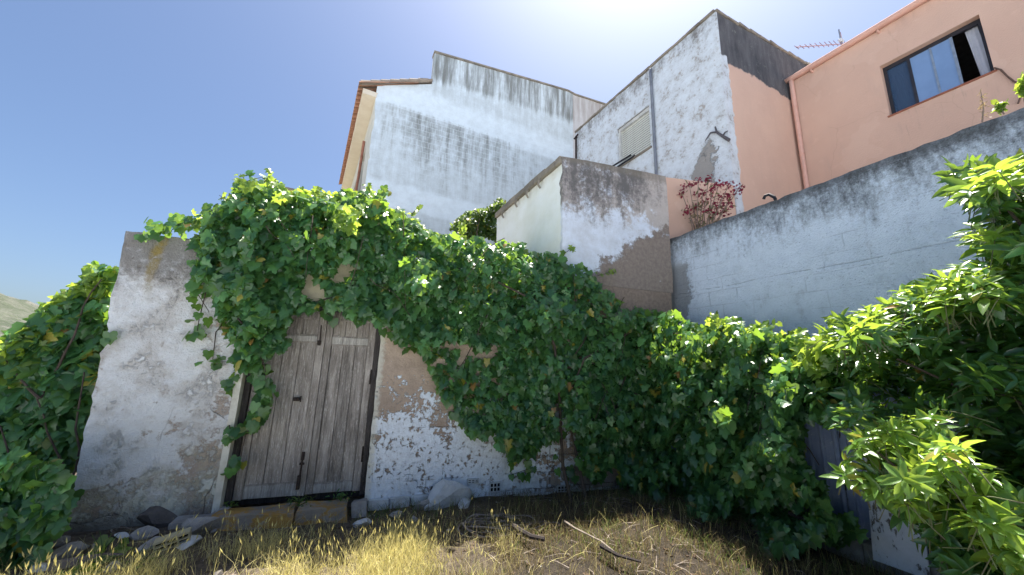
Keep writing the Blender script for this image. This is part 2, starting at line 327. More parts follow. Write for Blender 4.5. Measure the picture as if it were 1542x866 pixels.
def m_shutter_house():
    g = G('blistered white render'); n1 = g.noise(0.9, 6, 0.6, off=(1, 1, 0)); n2 = g.noise(3.0, 9, 0.74, off=(2, 0, 4)); n3 = g.noise(13, 6, 0.72); st = g.noise(2.2, 6, 0.7, vec=g.map(1.8, 1, 0.6))
    c = g.mix(n2.ss(0.32, 0.68), (0.70, 0.75, 0.80), (0.54, 0.56, 0.58))
    sp = (n2 * 0.6 + n3 * 0.5).ss(0.57, 0.66); c = g.mix(sp * 0.8, c, (0.30, 0.28, 0.26)); bl = (n2 * 0.5 + n3 * 0.6 + n1 * 0.2).ss(0.70, 0.78); c = g.mix(bl * 0.5, c, (0.44, 0.38, 0.33))
    tp = (g.z.ss(8.7, 9.75) * 0.62 + (st - 0.5) * 1.4 + (n3 - 0.5) * 0.7).ss(0.38, 0.9); c = g.mix(tp * 0.85, c, (0.15, 0.14, 0.13))
    lf = (g.x.ss(-9.7, -8.2, 1, 0) * 0.35 + (n3 - 0.5) * 1.6 + (n2 - 0.5) * 0.9 - 0.1).ss(0.30, 0.5); c = g.mix(lf * 0.75, c, (0.2, 0.185, 0.16))
    dx = g.x + 4.95 + (n2 - 0.5) * 0.9 - (g.z - 6.0) * 0.25; pt = ((dx * dx) * 2.6 + (g.z - 5.35) * 0.30 + (n3 - 0.5) * 0.35 + (n2 - 0.5) * 0.5).ss(0.36, 0.42, 1, 0) * g.z.ss(7.0, 7.3, 1, 0)
    c = g.mix(pt, c, (0.33, 0.31, 0.29))
    ce = (g.y).ss(0.03, 0.04) * (g.z - 8.6 + (n2 - 0.5) * 0.3).ss(0.0, 0.05); c = g.mix(ce, c, g.mix(st.ss(0.3, 0.75), (0.13, 0.125, 0.13), (0.05, 0.05, 0.055)))
    g.color(c); g.bump(n3 * 0.6 + n2 * 0.9 - pt * 0.5 + g.noise(50, 3) * 0.3, 0.03); return g.mat
SALMON = (0.67, 0.455, 0.35)
def m_salmon(cement=False):
    g = G('salmon paint' + (' and cement' if cement else '')); n1 = g.noise(1.0, 5, 0.55); n2 = g.noise(5, 6, 0.6); n3 = g.noise(40, 4, 0.6); st = g.noise(2.4, 6, 0.7, vec=g.map(1.6, 1, 0.4))
    c = g.mix(n1.ss(0.3, 0.7), SALMON, (0.63, 0.42, 0.325)); c = g.mix(st.ss(0.52, 0.8) * 0.4, c, (0.50, 0.36, 0.30)); c = g.mix(n2.ss(0.55, 0.75) * 0.3, c, (0.76, 0.54, 0.42))
    if not cement:
        sx = (g.x + 1.95).mx((g.x + 1.95) * -1.0); dr = sx.ss(0.55, 0.85, 1, 0) * g.z.ss(5.9, 6.95) * g.z.ss(7.0, 7.02, 1, 0) * g.noise(6, 6, 0.75, vec=g.map(2.2, 1, 0.25)).ss(0.52, 0.72); c = g.mix(dr * 0.45, c, (0.30, 0.22, 0.19))
        hc = g.voro(0.55, dist=0.6).ss(0.0, 0.006, 1, 0) * n1.ss(0.48, 0.58); c = g.mix(hc * 0.2, c, (0.36, 0.22, 0.17))
        te = (g.z + (n2 - 0.5) * 0.3).ss(8.6, 8.98) * st.ss(0.4, 0.7); c = g.mix(te * 0.35, c, (0.42, 0.28, 0.23))
        rp = (g.noise(0.8, 3, 0.5, off=(6, 0, 2)) + (n2 - 0.5) * 0.08).ss(0.585, 0.60); c = g.mix(rp * 0.22, c, (0.74, 0.54, 0.43))
    h = n3 * 0.6 + n2 * 0.3
    if cement:
        m = (g.z - 8.52 + (n2 - 0.5) * 0.35 + (n1 - 0.5) * 0.4).ss(0.0, 0.07); cm = g.mix(st.ss(0.3, 0.75), (0.13, 0.125, 0.13), (0.05, 0.05, 0.055)); cm = g.mix((n2 * 0.6 + n3 * 0.5).ss(0.64, 0.72) * 0.7, cm, (0.32, 0.32, 0.28))
        ed = (g.x + (n2 - 0.5) * 0.30).ss(0.25, 0.27, 1, 0) * (1 - m); c = g.mix(ed, c, (0.62, 0.62, 0.62)); c = g.mix(m, c, cm); h = h - m * 0.8
    g.color(c); g.bump(h, 0.010); return g.mat
def m_wood(name='weathered grey wood', a=(0.42, 0.375, 0.34), b=(0.19, 0.165, 0.145), lt=(0.66, 0.62, 0.58)):
    g = G(name, 0.85); n1 = g.noise(7, 7, 0.72, vec=g.map(3.4, 3.4, 0.32)); n2 = g.noise(20, 7, 0.75, vec=g.map(4.2, 4, 0.22)); n3 = g.noise(2.0, 5, 0.6)
    n5 = g.noise(40, 6, 0.8, vec=g.map(1.6, 1.4, 0.5))
    c = g.mix(n1.ss(0.3, 0.7), a, b); c = g.mix((n2 * 0.6 + n5 * 0.5).ss(0.55, 0.70) * 0.85, c, lt); c = g.mix(n2.ss(0.30, 0.44, 1, 0) * 0.8, c, (0.035, 0.03, 0.03))
    c = g.scale(c, n3.ss(0.3, 0.7, 0.82, 1.12) * (g.orand * 0.25 + 0.87)); g.color(c); g.bump(n2 + n1 * 0.6 + n5 * 0.7, 0.014); return g.mat
def m_blue():
    g = G('blue painted sheet', 0.55, 0.4); n = g.noise(4, 7, 0.7); n2 = g.noise(26, 6, 0.75)
    c = g.mix(n.ss(0.3, 0.7), (0.16, 0.21, 0.36), (0.24, 0.29, 0.42)); c = g.mix((n2 * 0.7 + n * 0.4).ss(0.62, 0.70) * 0.8, c, (0.42, 0.46, 0.55)); c = g.mix((n2).ss(0.28, 0.36, 1, 0) * 0.7, c, (0.06, 0.05, 0.05))
    g.color(c); g.bump(n2, 0.004); return g.mat
def m_board():
    g = G('flaking white board', 0.7); n = g.noise(26, 6, 0.7, vec=g.map(1, 1, 0.35)); n2 = g.noise(3, 4)
    c = g.mix(n2.ss(0.3, 0.7), (0.62, 0.64, 0.72), (0.50, 0.52, 0.58)); f = (n + (n2 - 0.5) * 0.35).ss(0.58, 0.64)
    c = g.mix(f, c, (0.13, 0.11, 0.10)); g.color(c); g.bump(n - f, 0.004); return g.mat
def m_stone(name, a, b, lich=None):
    g = G(name); n = g.noise(3.5, 7, 0.65); n2 = g.noise(22, 6, 0.7); c = g.mix(n.ss(0.3, 0.7), a, b); c = g.mix((n2 * 0.8 + n * 0.3).ss(0.62, 0.76) * 0.6, c, tuple(x * 0.4 for x in b))
    if lich: c = g.mix((g.noise(5, 6, 0.7, off=(3, 3, 3)) + (n2 - 0.5) * 0.3).ss(0.44, 0.56), c, lich)
    g.color(c); g.bump(n2 + n, 0.02); return g.mat
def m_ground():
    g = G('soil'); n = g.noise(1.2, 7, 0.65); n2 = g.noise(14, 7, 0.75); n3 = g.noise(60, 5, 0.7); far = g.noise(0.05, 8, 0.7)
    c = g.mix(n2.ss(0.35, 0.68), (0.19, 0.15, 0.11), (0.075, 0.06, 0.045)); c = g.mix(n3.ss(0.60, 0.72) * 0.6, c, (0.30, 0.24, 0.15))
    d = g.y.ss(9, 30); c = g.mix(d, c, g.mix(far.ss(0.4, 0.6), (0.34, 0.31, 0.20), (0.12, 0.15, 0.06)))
    soil_shade = (g.x + (n - 0.5) * 2.5).ss(-0.9, 0.5); c = g.mix(soil_shade * 0.9 * (1 - d), c, g.mix(n2.ss(0.35, 0.65), (0.055, 0.042, 0.030), (0.018, 0.014, 0.011)))  # soil darkened towards the right: shade put into its colour
    pale = (g.y + (n - 0.5) * 1.2).ss(2.5, 2.9, 1, 0); c = g.mix(pale, c, g.mix(n3.ss(0.35, 0.65), (0.62, 0.65, 0.69), (0.50, 0.53, 0.56)))  # unseen pale ground, added to bounce sunlight onto the shaded walls
    g.color(c); g.bump(n2 + n3 * 0.6 + n * 0.6, 0.05); return g.mat
def m_hill():
    g = G('scrubby hillside'); n = g.noise(0.011, 8, 0.7); n2 = g.noise(0.10, 7, 0.75); n3 = g.noise(0.5, 3)
    c = g.mix(n2.ss(0.42, 0.58), (0.15, 0.145, 0.13), (0.055, 0.07, 0.045)); c = g.mix(n.ss(0.45, 0.62) * 0.6, c, (0.08, 0.095, 0.06)); c = g.mix(n3.ss(0.6, 0.7) * 0.6, c, (0.07, 0.09, 0.04)); g.color(c); g.bump(n2 + n3 * 0.3, 4.0); return g.mat
def leafmat(name, c1, c2, tr, tw=0.42, rough=0.42, yellow=0.03, spec=0.5, brown=(0.30, 0.16, 0.05)):
    g = G(name, rough, spec); geo = g.t.nodes.new('ShaderNodeNewGeometry'); ri = S(g, geo.outputs['Random Per Island'])
    r = (ri + g.orand)._m('FRACT', None); r2 = (r * 17.31)._m('FRACT', None)
    c = g.mix(r, c1, c2); c = g.mix((r * 7.77)._m('FRACT', None).ss(0.84, 0.90) * 0.6, c, tuple(x * 1.7 for x in c2)); t = g.mix(r2, tr, tuple(x * 0.72 for x in tr))
    y = r2.ss(1 - yellow - 0.005, 1 - yellow); c = g.mix(y, c, (0.34, 0.30, 0.05)); bz = (r * 41.7)._m('FRACT', None).ss(0.9965, 0.9975); c = g.mix(bz, c, brown)
    ns = g.noise(30, 2); c = g.scale(c, ns.ss(0.3, 0.7, 0.85, 1.15)); g.color(c); g.bump(ns, 0.002, 0.4)
    tl = g.t.nodes.new('ShaderNodeBsdfTranslucent'); g.t.links.new(t.k, tl.inputs[0]); mx = g.t.nodes.new('ShaderNodeMixShader'); mx.inputs[0].default_value = tw
    g.t.links.new(g.bs.outputs[0], mx.inputs[1]); g.t.links.new(tl.outputs[0], mx.inputs[2]); g.t.links.new(mx.outputs[0], g.out.inputs[0]); return g.mat
# ================================================================= THE SETTING
def gh(x, y):
    """height of the ground"""
    h = 0.05 * fbm(x * 0.6, y * 0.6, 2.0, 4) + 0.012 * fbm(x * 5, y * 5, 1.0, 3)
    h += 0.10 * max(0, min(1, (y - 3.9) / 0.6)) * math.exp(-((x + 2.2) / 0.9) ** 2) * 0 
    h -= 0.06
    d = math.hypot(x, y)
    if d > 30: h += (d - 30) * 0.0
    if x < -6.5 and y > 0: h -= 0.0
    return h
def grid_axis(lo, hi, step, far):
    L = list(np.arange(lo, hi + 1e-6, step)); s = step; v = hi
    while v < far: s *= 1.35; v += s; L.append(v)
    s = step; v = lo
    while v > -far: s *= 1.35; v -= s; L.insert(0, v)
    return L
gx = grid_axis(-6.5, 6.0, 0.07, 2600); gy = grid_axis(1.0, 7.0, 0.07, 2600)
V = [(x, y, gh(x, y)) for y in gy for x in gx]; nx = len(gx)
F = [(j * nx + i, j * nx + i + 1, (j + 1) * nx + i + 1, (j + 1) * nx + i) for j in range(len(gy) - 1) for i in range(nx - 1)]
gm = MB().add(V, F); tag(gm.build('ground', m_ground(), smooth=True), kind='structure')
# hill on the left horizon
V = []; F = []; NA, NR = 90, 36
for i in range(NA):
    az = rad(-98 + 72 * i / (NA - 1))
    for k in range(NR):
        r = 160 + 420 * k / (NR - 1); x, y = r * math.sin(az), r * math.cos(az); d = math.degrees(az)
        prof = 78 * math.exp(-((d + 66) / 13.5) ** 2) + 26 * math.exp(-((d + 42) / 9) ** 2)
        z = prof * math.sin(min(1, k / (NR - 1) * 1.35) * math.pi * 0.5) * (1 + 0.16 * fbm(x * 0.012, y * 0.012, 3, 5)) + 3 * fbm(x * 0.05, y * 0.05, 1, 4) * min(1, k / 5) - 0.4
        V.append((x, y, z))
for i in range(NA - 1):
    for k in range(NR - 1): a = i * NR + k; F.append((a, a + NR, a + NR + 1, a + 1))
tag(MB().add(V, F).build('hill', m_hill(), smooth=True), kind='structure')
# ================================================================= OUTBUILDING WITH THE OLD DOOR
ob = thing('outbuilding', 'low whitewashed outbuilding with weathered double door and peeling walls under the vine', 'outbuilding', FA.M)
DL, DR, DT, DB = -3.23, -1.745, 2.28, 0.02       # door opening
def left_pos(a, z):
    t = (a + 4.42) / (DL + 4.42)
    le = -4.37 - 0.04 * z + 0.022 * fbm(z * 2.5, 3.0, 0, 4) + 0.03 * fbm(z * 11, 1.0, 0, 4) * (1 if z < 2.0 else 0.4) - (0.08 if z < 0.35 else 0) * (0.35 - z) * 3
    zz = z
    if z > 2.6: zz = z + 0.012 * fbm(a * 6, 0, 5, 3) - 0.01 * (a + 4.4)
    return lerp(le, DL, max(0, t)) , zz
slab(span(-4.42, DL, 0.06), span(-0.25, 2.93, 0.06), 0.30, left_pos, None, 0.020, 1.6, 1.3).build('wall', m_wall_left(), ob, smooth=False)['label'] = 'grey white limewashed left wall with brown patches and dark top'
slab(span(DL, DR, 0.15), span(DT, 2.92, 0.12), 0.30, None, None, 0.006, 2, 3).build('lintel', m_lintel(), ob)
mw = m_wall_front()
slab(span(DR, 2.92, 0.07), span(-0.3, 2.92, 0.07), 0.30, (lambda a, z: (a + (0.012 * fbm(z * 9, 5, 0, 3) if a < DR + 0.01 else 0), z)), None, 0.014, 2.2, 4.1).build('wall', mw, ob)['label'] = 'brown render wall with flaking white paint right of the door'
# jamb strip of cream plaster left of the door, roof and the hidden walls
mj = simple('jamb plaster', (0.62, 0.60, 0.53), 0.9, (0.48, 0.45, 0.38), 6, bump=0.01)
slab([DL, DL + 0.03, DL + 0.065], span(0.0, DT, 0.1), 0.20, None, None, 0.008, 4, 2, y0=-0.006).build('jamb', mj, ob)
mcon = simple('grey concrete', (0.36, 0.34, 0.31), 0.9, (0.20, 0.185, 0.165), 5, bump=0.01)
MB().prism([(-4.38, 2.66), (2.9, 2.66), (2.9, 2.86), (-4.38, 2.86)], 0.31, 3.2).build('roof', mcon, ob)
MB().box(-4.36, -4.10, 0.31, 3.2, -0.3, 2.655).box(-4.09, 0.7, 2.95, 3.2, -0.3, 2.655).build('rear_wall', simple('plain render', (0.5, 0.48, 0.44), 0.9), ob)
# --- the double door
fd = Frame(*(FA.o - FA.n * -0.15).to_tuple()[:2], 19)
mwd = m_wood(); mwl = m_wood('pale weathered wood', (0.50, 0.47, 0.44), (0.27, 0.25, 0.23), (0.68, 0.66, 0.62)); mwdk = m_wood('dark wood', (0.075, 0.065, 0.062), (0.03, 0.026, 0.025), (0.14, 0.125, 0.12))
rust = simple('dark rusty iron', (0.045, 0.03, 0.025), 0.75, (0.02, 0.014, 0.012), 30, bump=0.003)
MD = fd.M
dfr = MB().box(DL + 0.066, DL + 0.125, -0.05, 0.10, 0.06, DT).box(DR - 0.062, DR - 0.004, -0.05, 0.10, 0.06, DT).box(DL + 0.126, DR - 0.063, -0.05, 0.10, DT - 0.07, DT).build('door_frame', mwdk, ob, MD)
tag(dfr, 'dark door frame')
MB().box(DL + 0.05, DR, 0.10, 0.14, 0.0, DT).build('door_backing', mwdk, ob, MD)
def door_leaf(a0, a1, z0, z1, rails, nb, st0, st1):
    """boards between two stiles, with rails; returns the leaf"""
    root = MB().box(a0 + 0.004, a1 - 0.004, 0.055, 0.075, z0 + 0.004, z1 - 0.004).build('door_leaf', mwd, ob, MD)
    MB().box(a0, a0 + st0, 0.0, 0.054, z0, z1, 0.0015, 0.004).build('stile', mwd, root, MD)
    MB().box(a1 - st1, a1, 0.0, 0.054, z0, z1, 0.0015, 0.004).build('stile', mwd, root, MD)
    for (r0, r1, mt) in rails:
        MB().box(a0 + st0 + 0.001, a1 - st1 - 0.001, 0.004, 0.054, r0, r1, 0.002, 0.005).build('rail', mt, root, MD)
        MB().box(a0 + st0 + 0.001, a1 - st1 - 0.001, 0.010, 0.053, r1 + 0.001, r1 + 0.016, 0.001, 0.003).build('moulding', mwd, root, MD)
        if r0 > z0 + 0.1: MB().box(a0 + st0 + 0.001, a1 - st1 - 0.001, 0.010, 0.053, r0 - 0.016, r0 - 0.001, 0.001, 0.003).build('moulding', mwd, root, MD)
    b0, b1 = a0 + st0 + 0.002, a1 - st1 - 0.002; zs = sorted([z for r in rails for z in r[:2]]); segs = []
    cur = z0
    for r in sorted(rails): 
        if r[0] - cur > 0.05: segs.append((cur, r[0]))
        cur = r[1]
    if z1 - cur > 0.05: segs.append((cur, z1))
    for (s0, s1) in segs:
        for k in range(nb):
            x0 = lerp(b0, b1, k / nb); x1 = lerp(b0, b1, (k + 1) / nb)
            MB().box(x0 + 0.0025, x1 - 0.0025, 0.022 + random.uniform(-.003, .003), 0.054, s0 + 0.002, s1 - 0.002, 0.001, 0.003).build('board', mwd, root, MD)
    return root
LM = -2.40
l1 = door_leaf(DL + 0.127, LM - 0.003, 0.075, DT - 0.075, [(0.08, 0.21, mwl), (1.83, 1.90, mwl), (2.12, 2.2, mwd)], 3, 0.085, 0.085)
l2 = door_leaf(LM + 0.003, DR - 0.064, 0.085, DT - 0.075, [(0.09, 0.19, mwl), (1.81, 1.90, mwl), (2.12, 2.2, mwd)], 3, 0.075, 0.085)
a, z = fd.at(447, 601)
k = MB().box(a - 0.035, a + 0.035, -0.03, -0.002, z - 0.02, z + 0.022, 0.004, 0.006).tube([(a - 0.01, -0.03, z), (a - 0.01, -0.065, z)], 0.014, 8).box(a + 0.036, a + 0.05, -0.02, -0.002, z - 0.035, z + 0.035, 0.002, 0.003).build('lock', rust, ob, MD)
a, z = fd.at(456, 690)
MB().box(a - 0.018, a + 0.018, -0.012, -0.002, z - 0.02, z + 0.07, 0.002, 0.003).box(a - 0.026, a + 0.026, -0.02, -0.002, z - 0.07, z - 0.045, 0.002, 0.003).tube([(a, -0.016, z + 0.05), (a - 0.004, -0.016, z - 0.33)], 0.010, 7).box(a - 0.03, a + 0.012, -0.03, -0.002, z - 0.33, z - 0.18, 0.004, 0.005).build('bolt', rust, ob, MD)
a, z = fd.at(482, 508)
MB().tube([(a, -0.012, z + 0.15), (a + 0.005, -0.012, z - 0.08)], 0.007, 6).box(a - 0.02, a + 0.02, -0.022, -0.002, z - 0.10, z - 0.04, 0.003, 0.004).build('latch', rust, ob, MD)
for zz in (1.42, 0.5): MB().box(DR - 0.085, DR - 0.066, -0.012, -0.001, zz - 0.09, zz + 0.09, 0.002, 0.002).build('hinge', rust, ob, MD)
# --- base course of painted bricks, air bricks, raised flakes
mbr = m_stone('whitewashed brick', (0.58, 0.60, 0.62), (0.44, 0.44, 0.43))
x = -1.70
while x < -0.95:
    L = random.uniform(0.2, 0.27)
    MB().box(x, x + L - 0.012, -0.045, 0.02, -0.09, 0.035, 0.006, 0.008).build('brick', mbr, ob); x += L
x = -0.62
while x < 1.9:
    L = random.uniform(0.22, 0.30)
    MB().box(x, x + L - 0.014, -0.04 + random.uniform(-.008, .008), 0.02, -0.20, -0.055, 0.007, 0.009).build('brick', mbr, ob); x += L
def air_brick(px, py, wd, ht):
    a, z = FA.at(px, py); m = MB(); y0, y1 = -0.028, 0.0; bx = 0.014
    m.box(a - wd / 2, a + wd / 2, y0, y1, z + ht / 2 - bx, z + ht / 2).box(a - wd / 2, a + wd / 2, y0, y1, z - ht / 2, z - ht / 2 + bx)
    m.box(a - wd / 2, a + wd / 2, y0 + 0.002, y1, z - 0.005, z + 0.005)
    for i in range(4):
        x = a - wd / 2 + (wd - 0.012) * i / 3; m.box(x, x + 0.012, y0 + 0.001, y1, z - ht / 2 + 0.001, z + ht / 2 - 0.001)
    o = m.build('air_brick', mbr, ob); MB().box(a - wd / 2 + 0.004, a + wd / 2 - 0.004, -0.018, -0.010, z - ht / 2 + 0.004, z + ht / 2 - 0.004).build('vent_shade', simple('hollow shade', (0.012, 0.01, 0.01), 1), o, FA.M)  # near-black plate stands in for the shade inside the vent
air_brick(745, 733, 0.15, 0.12); air_brick(846, 736, 0.16, 0.10); air_brick(712, 724, 0.15, 0.06)
# ================================================================= TALL ANNEX
an = thing('tall_annex', 'tall flat-topped plaster annex with brown stained front, rising behind the vine', 'building', FA.M)
def pos_annex(a, z):
    e = 0.010 * fbm(z * 7, 2, 0, 3)
    zz = z + ((a - 0.82) / 2.14 * 0.08 + 0.010 * fbm(a * 5, 1, 0, 3) if z > 4.6 else 0)
    return a + (e if a < 0.83 or a > 2.94 else 0), zz
slab(span(0.82, 2.955, 0.09), span(2.925, 5.06, 0.09), 0.25, pos_annex, None, 0.014, 1.5, 6).build('front_wall', m_annex(), an)
slab(span(-2.72, -0.011, 0.12), span(2.2, 4.93, 0.12), 0.24, None, None, 0.012, 1.5, 8).build('side_wall', m_side(), an, FS.M)
mcop = m_stone('stained coping', (0.30, 0.26, 0.21), (0.17, 0.15, 0.125))
x = -2.74
while x < -0.05:                                             # coping blocks along the side
    L = min(random.uniform(0.30, 0.42), -0.01 - x); L = L if -0.01 - x - L > 0.12 else -0.01 - x
    MB().box(x + 0.004, x + L - 0.004, -0.055 + random.uniform(-.01, .006), 0.26, 4.935, 5.065 + random.uniform(-.012, .012), 0.006, 0.012).build('coping_stone', mcop, an, FS.M); x += L
for (px, py) in ((757, 331), (777, 316), (794, 293), (812, 270)):   # iron-stained tile brackets hanging under the coping
    a, z = FS.at(px, py, 0.06); z = 4.93
    MB().tube([(a, -0.03, z), (a + 0.015, -0.075, z - 0.04), (a + 0.012, -0.085, z - 0.11), (a + 0.02, -0.05, z - 0.17)], 0.026, 7, 0.018).build('bracket', mcop, an, FS.M)
MB().box(0.95, 2.9, 0.27, 2.8, 2.3, 4.9).build('roof', mcon, an)
# low salmon wall from the annex to the end wall of the salmon house
lw = thing('low_salmon_wall', 'short low salmon wall between the stained annex and the shuttered house', 'wall', FLW.M)
slab(span(0, 1.78, 0.15), span(2.5, 5.27, 0.15), 0.2, lambda a, z: (a, z + (0.13 * a / 1.78 if z > 5.2 else 0)), None, 0.004, 2, 4, y0=0.0).build('wall', m_salmon(), lw)
# ================================================================= BOUNDARY WALL
bw = thing('boundary_wall', 'long blue-grey plaster wall with black streaks running down from its top', 'wall', FR.M)
def pos_bw(a, z):
    if z > 3.5: z += 0.022 * fbm(a * 5, 0, 2, 5) + (a + 4.52) * 0.02
    return a, z
slab(span(-4.56, 3.2, 0.09), span(-0.3, 3.97, 0.09), 0.22, pos_bw, None, 0.016, 1.5, 9).build('wall', m_boundary(), bw)
# terrace fill behind it, so that the plants on top stand on something
tf = MB().prism([(-4.3, -0.3), (3.2, -0.3), (3.2, 3.7), (-4.3, 3.7)], 0.225, 1.70).build('terrace', simple('terrace soil', (0.16, 0.12, 0.09), 0.95), None, FR.M); tag(tf, kind='structure')
# ================================================================= SHUTTERED WHITE HOUSE
sh = thing('shuttered_house', 'blistered white house with one roller shutter and thin drainpipe behind the annex', 'house', FC.M)
SW = (-7.62, -6.37, 7.46, 8.74)
sl = (FC.at(868, 200)[1] - FC.at(1078, 18)[1]) / (-9.65 + 4.3)
def pos_sh(a, z): return a, z + ((a + 4.3) * sl + 0.03 * fbm(a * 3, 0, 1, 3) if z > 9.3 else 0)
slab(span(-9.72, -4.30, 0.14, SW[0], SW[1]), span(4.2, 9.78, 0.14, SW[2], SW[3]), 0.24, pos_sh, lambda a, z: not (SW[0] < a < SW[1] and SW[2] < z < SW[3]), 0.018, 1.0, 11).build('wall', m_shutter_house(), sh)
MB().box(-9.70, -4.56, 0.35, 4.0, 3.8, 9.5).build('roof', mcon, sh)
wf = MB().box(SW[0], SW[0] + 0.06, 0.06, 0.20, SW[2], SW[3]).box(SW[1] - 0.06, SW[1], 0.06, 0.20, SW[2], SW[3]).box(SW[0] + 0.061, SW[1] - 0.061, 0.06, 0.2, SW[3] - 0.10, SW[3]).build('window_frame', simple('pale frame', (0.62, 0.62, 0.60), 0.6), sh)
mslat = simple('cream slat', (0.62, 0.63, 0.58), 0.55, (0.54, 0.54, 0.49), 3)
slat_me = None
z = SW[2] + 0.02
while z < SW[3] - 0.13:
    if slat_me is None: slat_me = MB().prism([(0, 0), (0, 0.037), (0.001, 0.037)], 0, 0.1).mesh() and MB().add([(x, y, zz) for x in (SW[0] + 0.061, SW[1] - 0.061) for (y, zz) in ((0.155, 0.0), (0.146, 0.002), (0.140, 0.026), (0.146, 0.050), (0.155, 0.052))], [(0, 1, 6, 5), (1, 2, 7, 6), (2, 3, 8, 7), (3, 4, 9, 8), (4, 0, 5, 9), (0, 4, 3, 2, 1), (5, 6, 7, 8, 9)]).mesh('slat')
    if not slat_me.materials: slat_me.materials.append(mslat)
    mesh_obj('shutter_slat', slat_me, None, sh, FC.M @ Matrix.Translation((0, 0, z))); z += 0.07
MB().box(SW[0], SW[1], 0.16, 0.18, SW[2], SW[3]).build('shutter_backing', simple('dark gap', (0.03, 0.03, 0.028), 0.9), sh)
MB().box(SW[0] - 0.04, SW[1] + 0.04, -0.05, 0.1, SW[2] - 0.05, SW[2] - 0.002, 0.002, 0.004).build('window_sill', mcop, sh)
mpipe = simple('grey pipe', (0.20, 0.22, 0.26), 0.6, (0.13, 0.14, 0.17), 4)
a0, z0 = FC.at(983, 102); a1, z1 = FC.at(987, 262)
MB().tube([(-6.2, -0.06, z) for z in np.linspace(9.72, 4.9, 12)], 0.038, 8).build('drain_pipe', mpipe, sh, smooth=True)
MB().tube([(-9.6, -0.02, 9.62), (-9.58, -0.08, 9.60), (-9.56, -0.09, 9.4), (-9.56, -0.09, 8.0)], 0.035, 7).build('drain_pipe', rust, sh)
MB().tube([(-9.72, -0.05, 9.62), (-9.5, -0.05, 9.68)], 0.03, 6).build('pipe_elbow', rust, sh)
# roof-edge coping
n = 14
for i in range(n):
    A0, A1 = lerp(-9.72, -4.32, i / n), lerp(-9.72, -4.32, (i + 1) / n) - 0.006
    zz = 9.79 + ((A0 + A1) / 2 + 4.3) * sl
    MB().box(A0, A1, -0.035 + random.uniform(-.008, .008), 0.25, zz + 0.005, zz + 0.075, 0.008, 0.012).build('coping_stone', mcop, sh)
for s_, e_ in (((923, 250), (944, 237)), ((929, 252), (950, 238))):
    p = FC.world(*s_, 0.35); q = FC.world(*e_, 0.10); d = (q - p)
    MB().tube([p - d * 0.2, q + d * 0.3], 0.028, 6).build('awning_rod', simple('black rod', (0.02, 0.02, 0.025), 0.5), sh, Matrix())
iv = MB()
P0 = [FC.world(*q, 0.04) for q in ((1098, 211), (1088, 205), (1079, 199), (1077, 191))]; iv.tube(P0, 0.036, 6, 0.016)
P0 = [FC.world(*q, 0.04) for q in ((1079, 199), (1070, 200), (1062, 212))]; iv.tube(P0, 0.025, 5, 0.01)
P0 = [FC.world(*q, 0.05) for q in ((1088, 205), (1092, 199), (1096, 197))]; iv.tube(P0, 0.02, 5, 0.01); iv.build('dry_stem', simple('dead stem', (0.12, 0.11, 0.12), 0.9), sh, Matrix())
# ================================================================= SALMON HOUSE
ph = thing('salmon_house', 'salmon painted house with wide dark framed window and pink gutter', 'house', FD.M)
def pos_end(a, z):
    top = 9.74 + (a) * 0.085
    return a, z if z < 9.5 else top + 0.02 * fbm(a * 4, 0, 0, 3)
slab(span(0.243, 4.3, 0.12), span(4.2, 9.76, 0.12), 0.24, pos_end, None, 0.008, 1.5, 3).build('end_wall', m_salmon(True), ph, FP.M)['label'] = 'salmon end wall with dark bare cement top'
n = 10
for i in range(n):
    A0, A1 = lerp(0.0, 4.3, i / n), lerp(0.0, 4.3, (i + 1) / n) - 0.006; zz = 9.745 + (A0 + A1) / 2 * 0.085
    MB().box(A0, A1, -0.03 + random.uniform(-.006, .006), 0.26, zz + 0.01, zz + 0.075, 0.008, 0.012).build('coping_stone', mcop, ph, FP.M)
MB().box(4.0, 4.55, -0.05, 0.2, 9.85, 10.2, 0.01, 0.02).build('parapet_block', simple('cream block', (0.55, 0.5, 0.42), 0.9), ph, FP.M)
W1 = FD.at(1328, 99); W2 = FD.at(1475, 20); W3 = FD.at(1495, 104); W4 = FD.at(1337, 178)
WX0, WX1 = (W1[0] + W4[0]) / 2, (W2[0] + W3[0]) / 2; WZ0, WZ1 = (W3[1] + W4[1]) / 2, (W1[1] + W2[1]) / 2
D0 = FD.at(1200, 200)[0]; D0 = -4.27
slab(span(D0, 2.6, 0.16, WX0, WX1), span(3.4, 9.0, 0.16, WZ0, WZ1), 0.24, lambda a, z: (a, z + (0.0 if z < 8.9 else 0.0)), lambda a, z: not (WX0 < a < WX1 and WZ0 < z < WZ1), 0.006, 1.3, 13).build('wall', m_salmon(), ph)
MB().prism([(-4.2, 8.9), (2.6, 8.9), (2.6, 9.0), (-4.2, 9.0)], 0.25, 4.0).box(-4.2, -4.0, 0.25, 4, 3.4, 8.9).box(2.4, 2.6, 0.25, 4, 3.4, 8.89).box(-4.2, 2.6, 4.01, 4.2, 3.4, 9.0).box(-4.0, 2.4, 0.25, 4.0, 6.0, 6.1).build('roof', simple('inner render', (0.35, 0.33, 0.34), 0.9), ph)
mfr = simple('dark grey frame', (0.035, 0.035, 0.045), 0.45, (0.025, 0.025, 0.03), 6)
wn = MB(); t = 0.055; y0, y1 = 0.13, 0.19
wn.box(WX0 + .002, WX0 + t, y0, y1, WZ0, WZ1).box(WX1 - t, WX1 - .002, y0, y1, WZ0, WZ1).box(WX0 + t, WX1 - t, y0, y1, WZ0, WZ0 + t).box(WX0 + t, WX1 - t, y0, y1, WZ1 - t - 0.03, WZ1)
wn = wn.build('window_frame', mfr, ph)
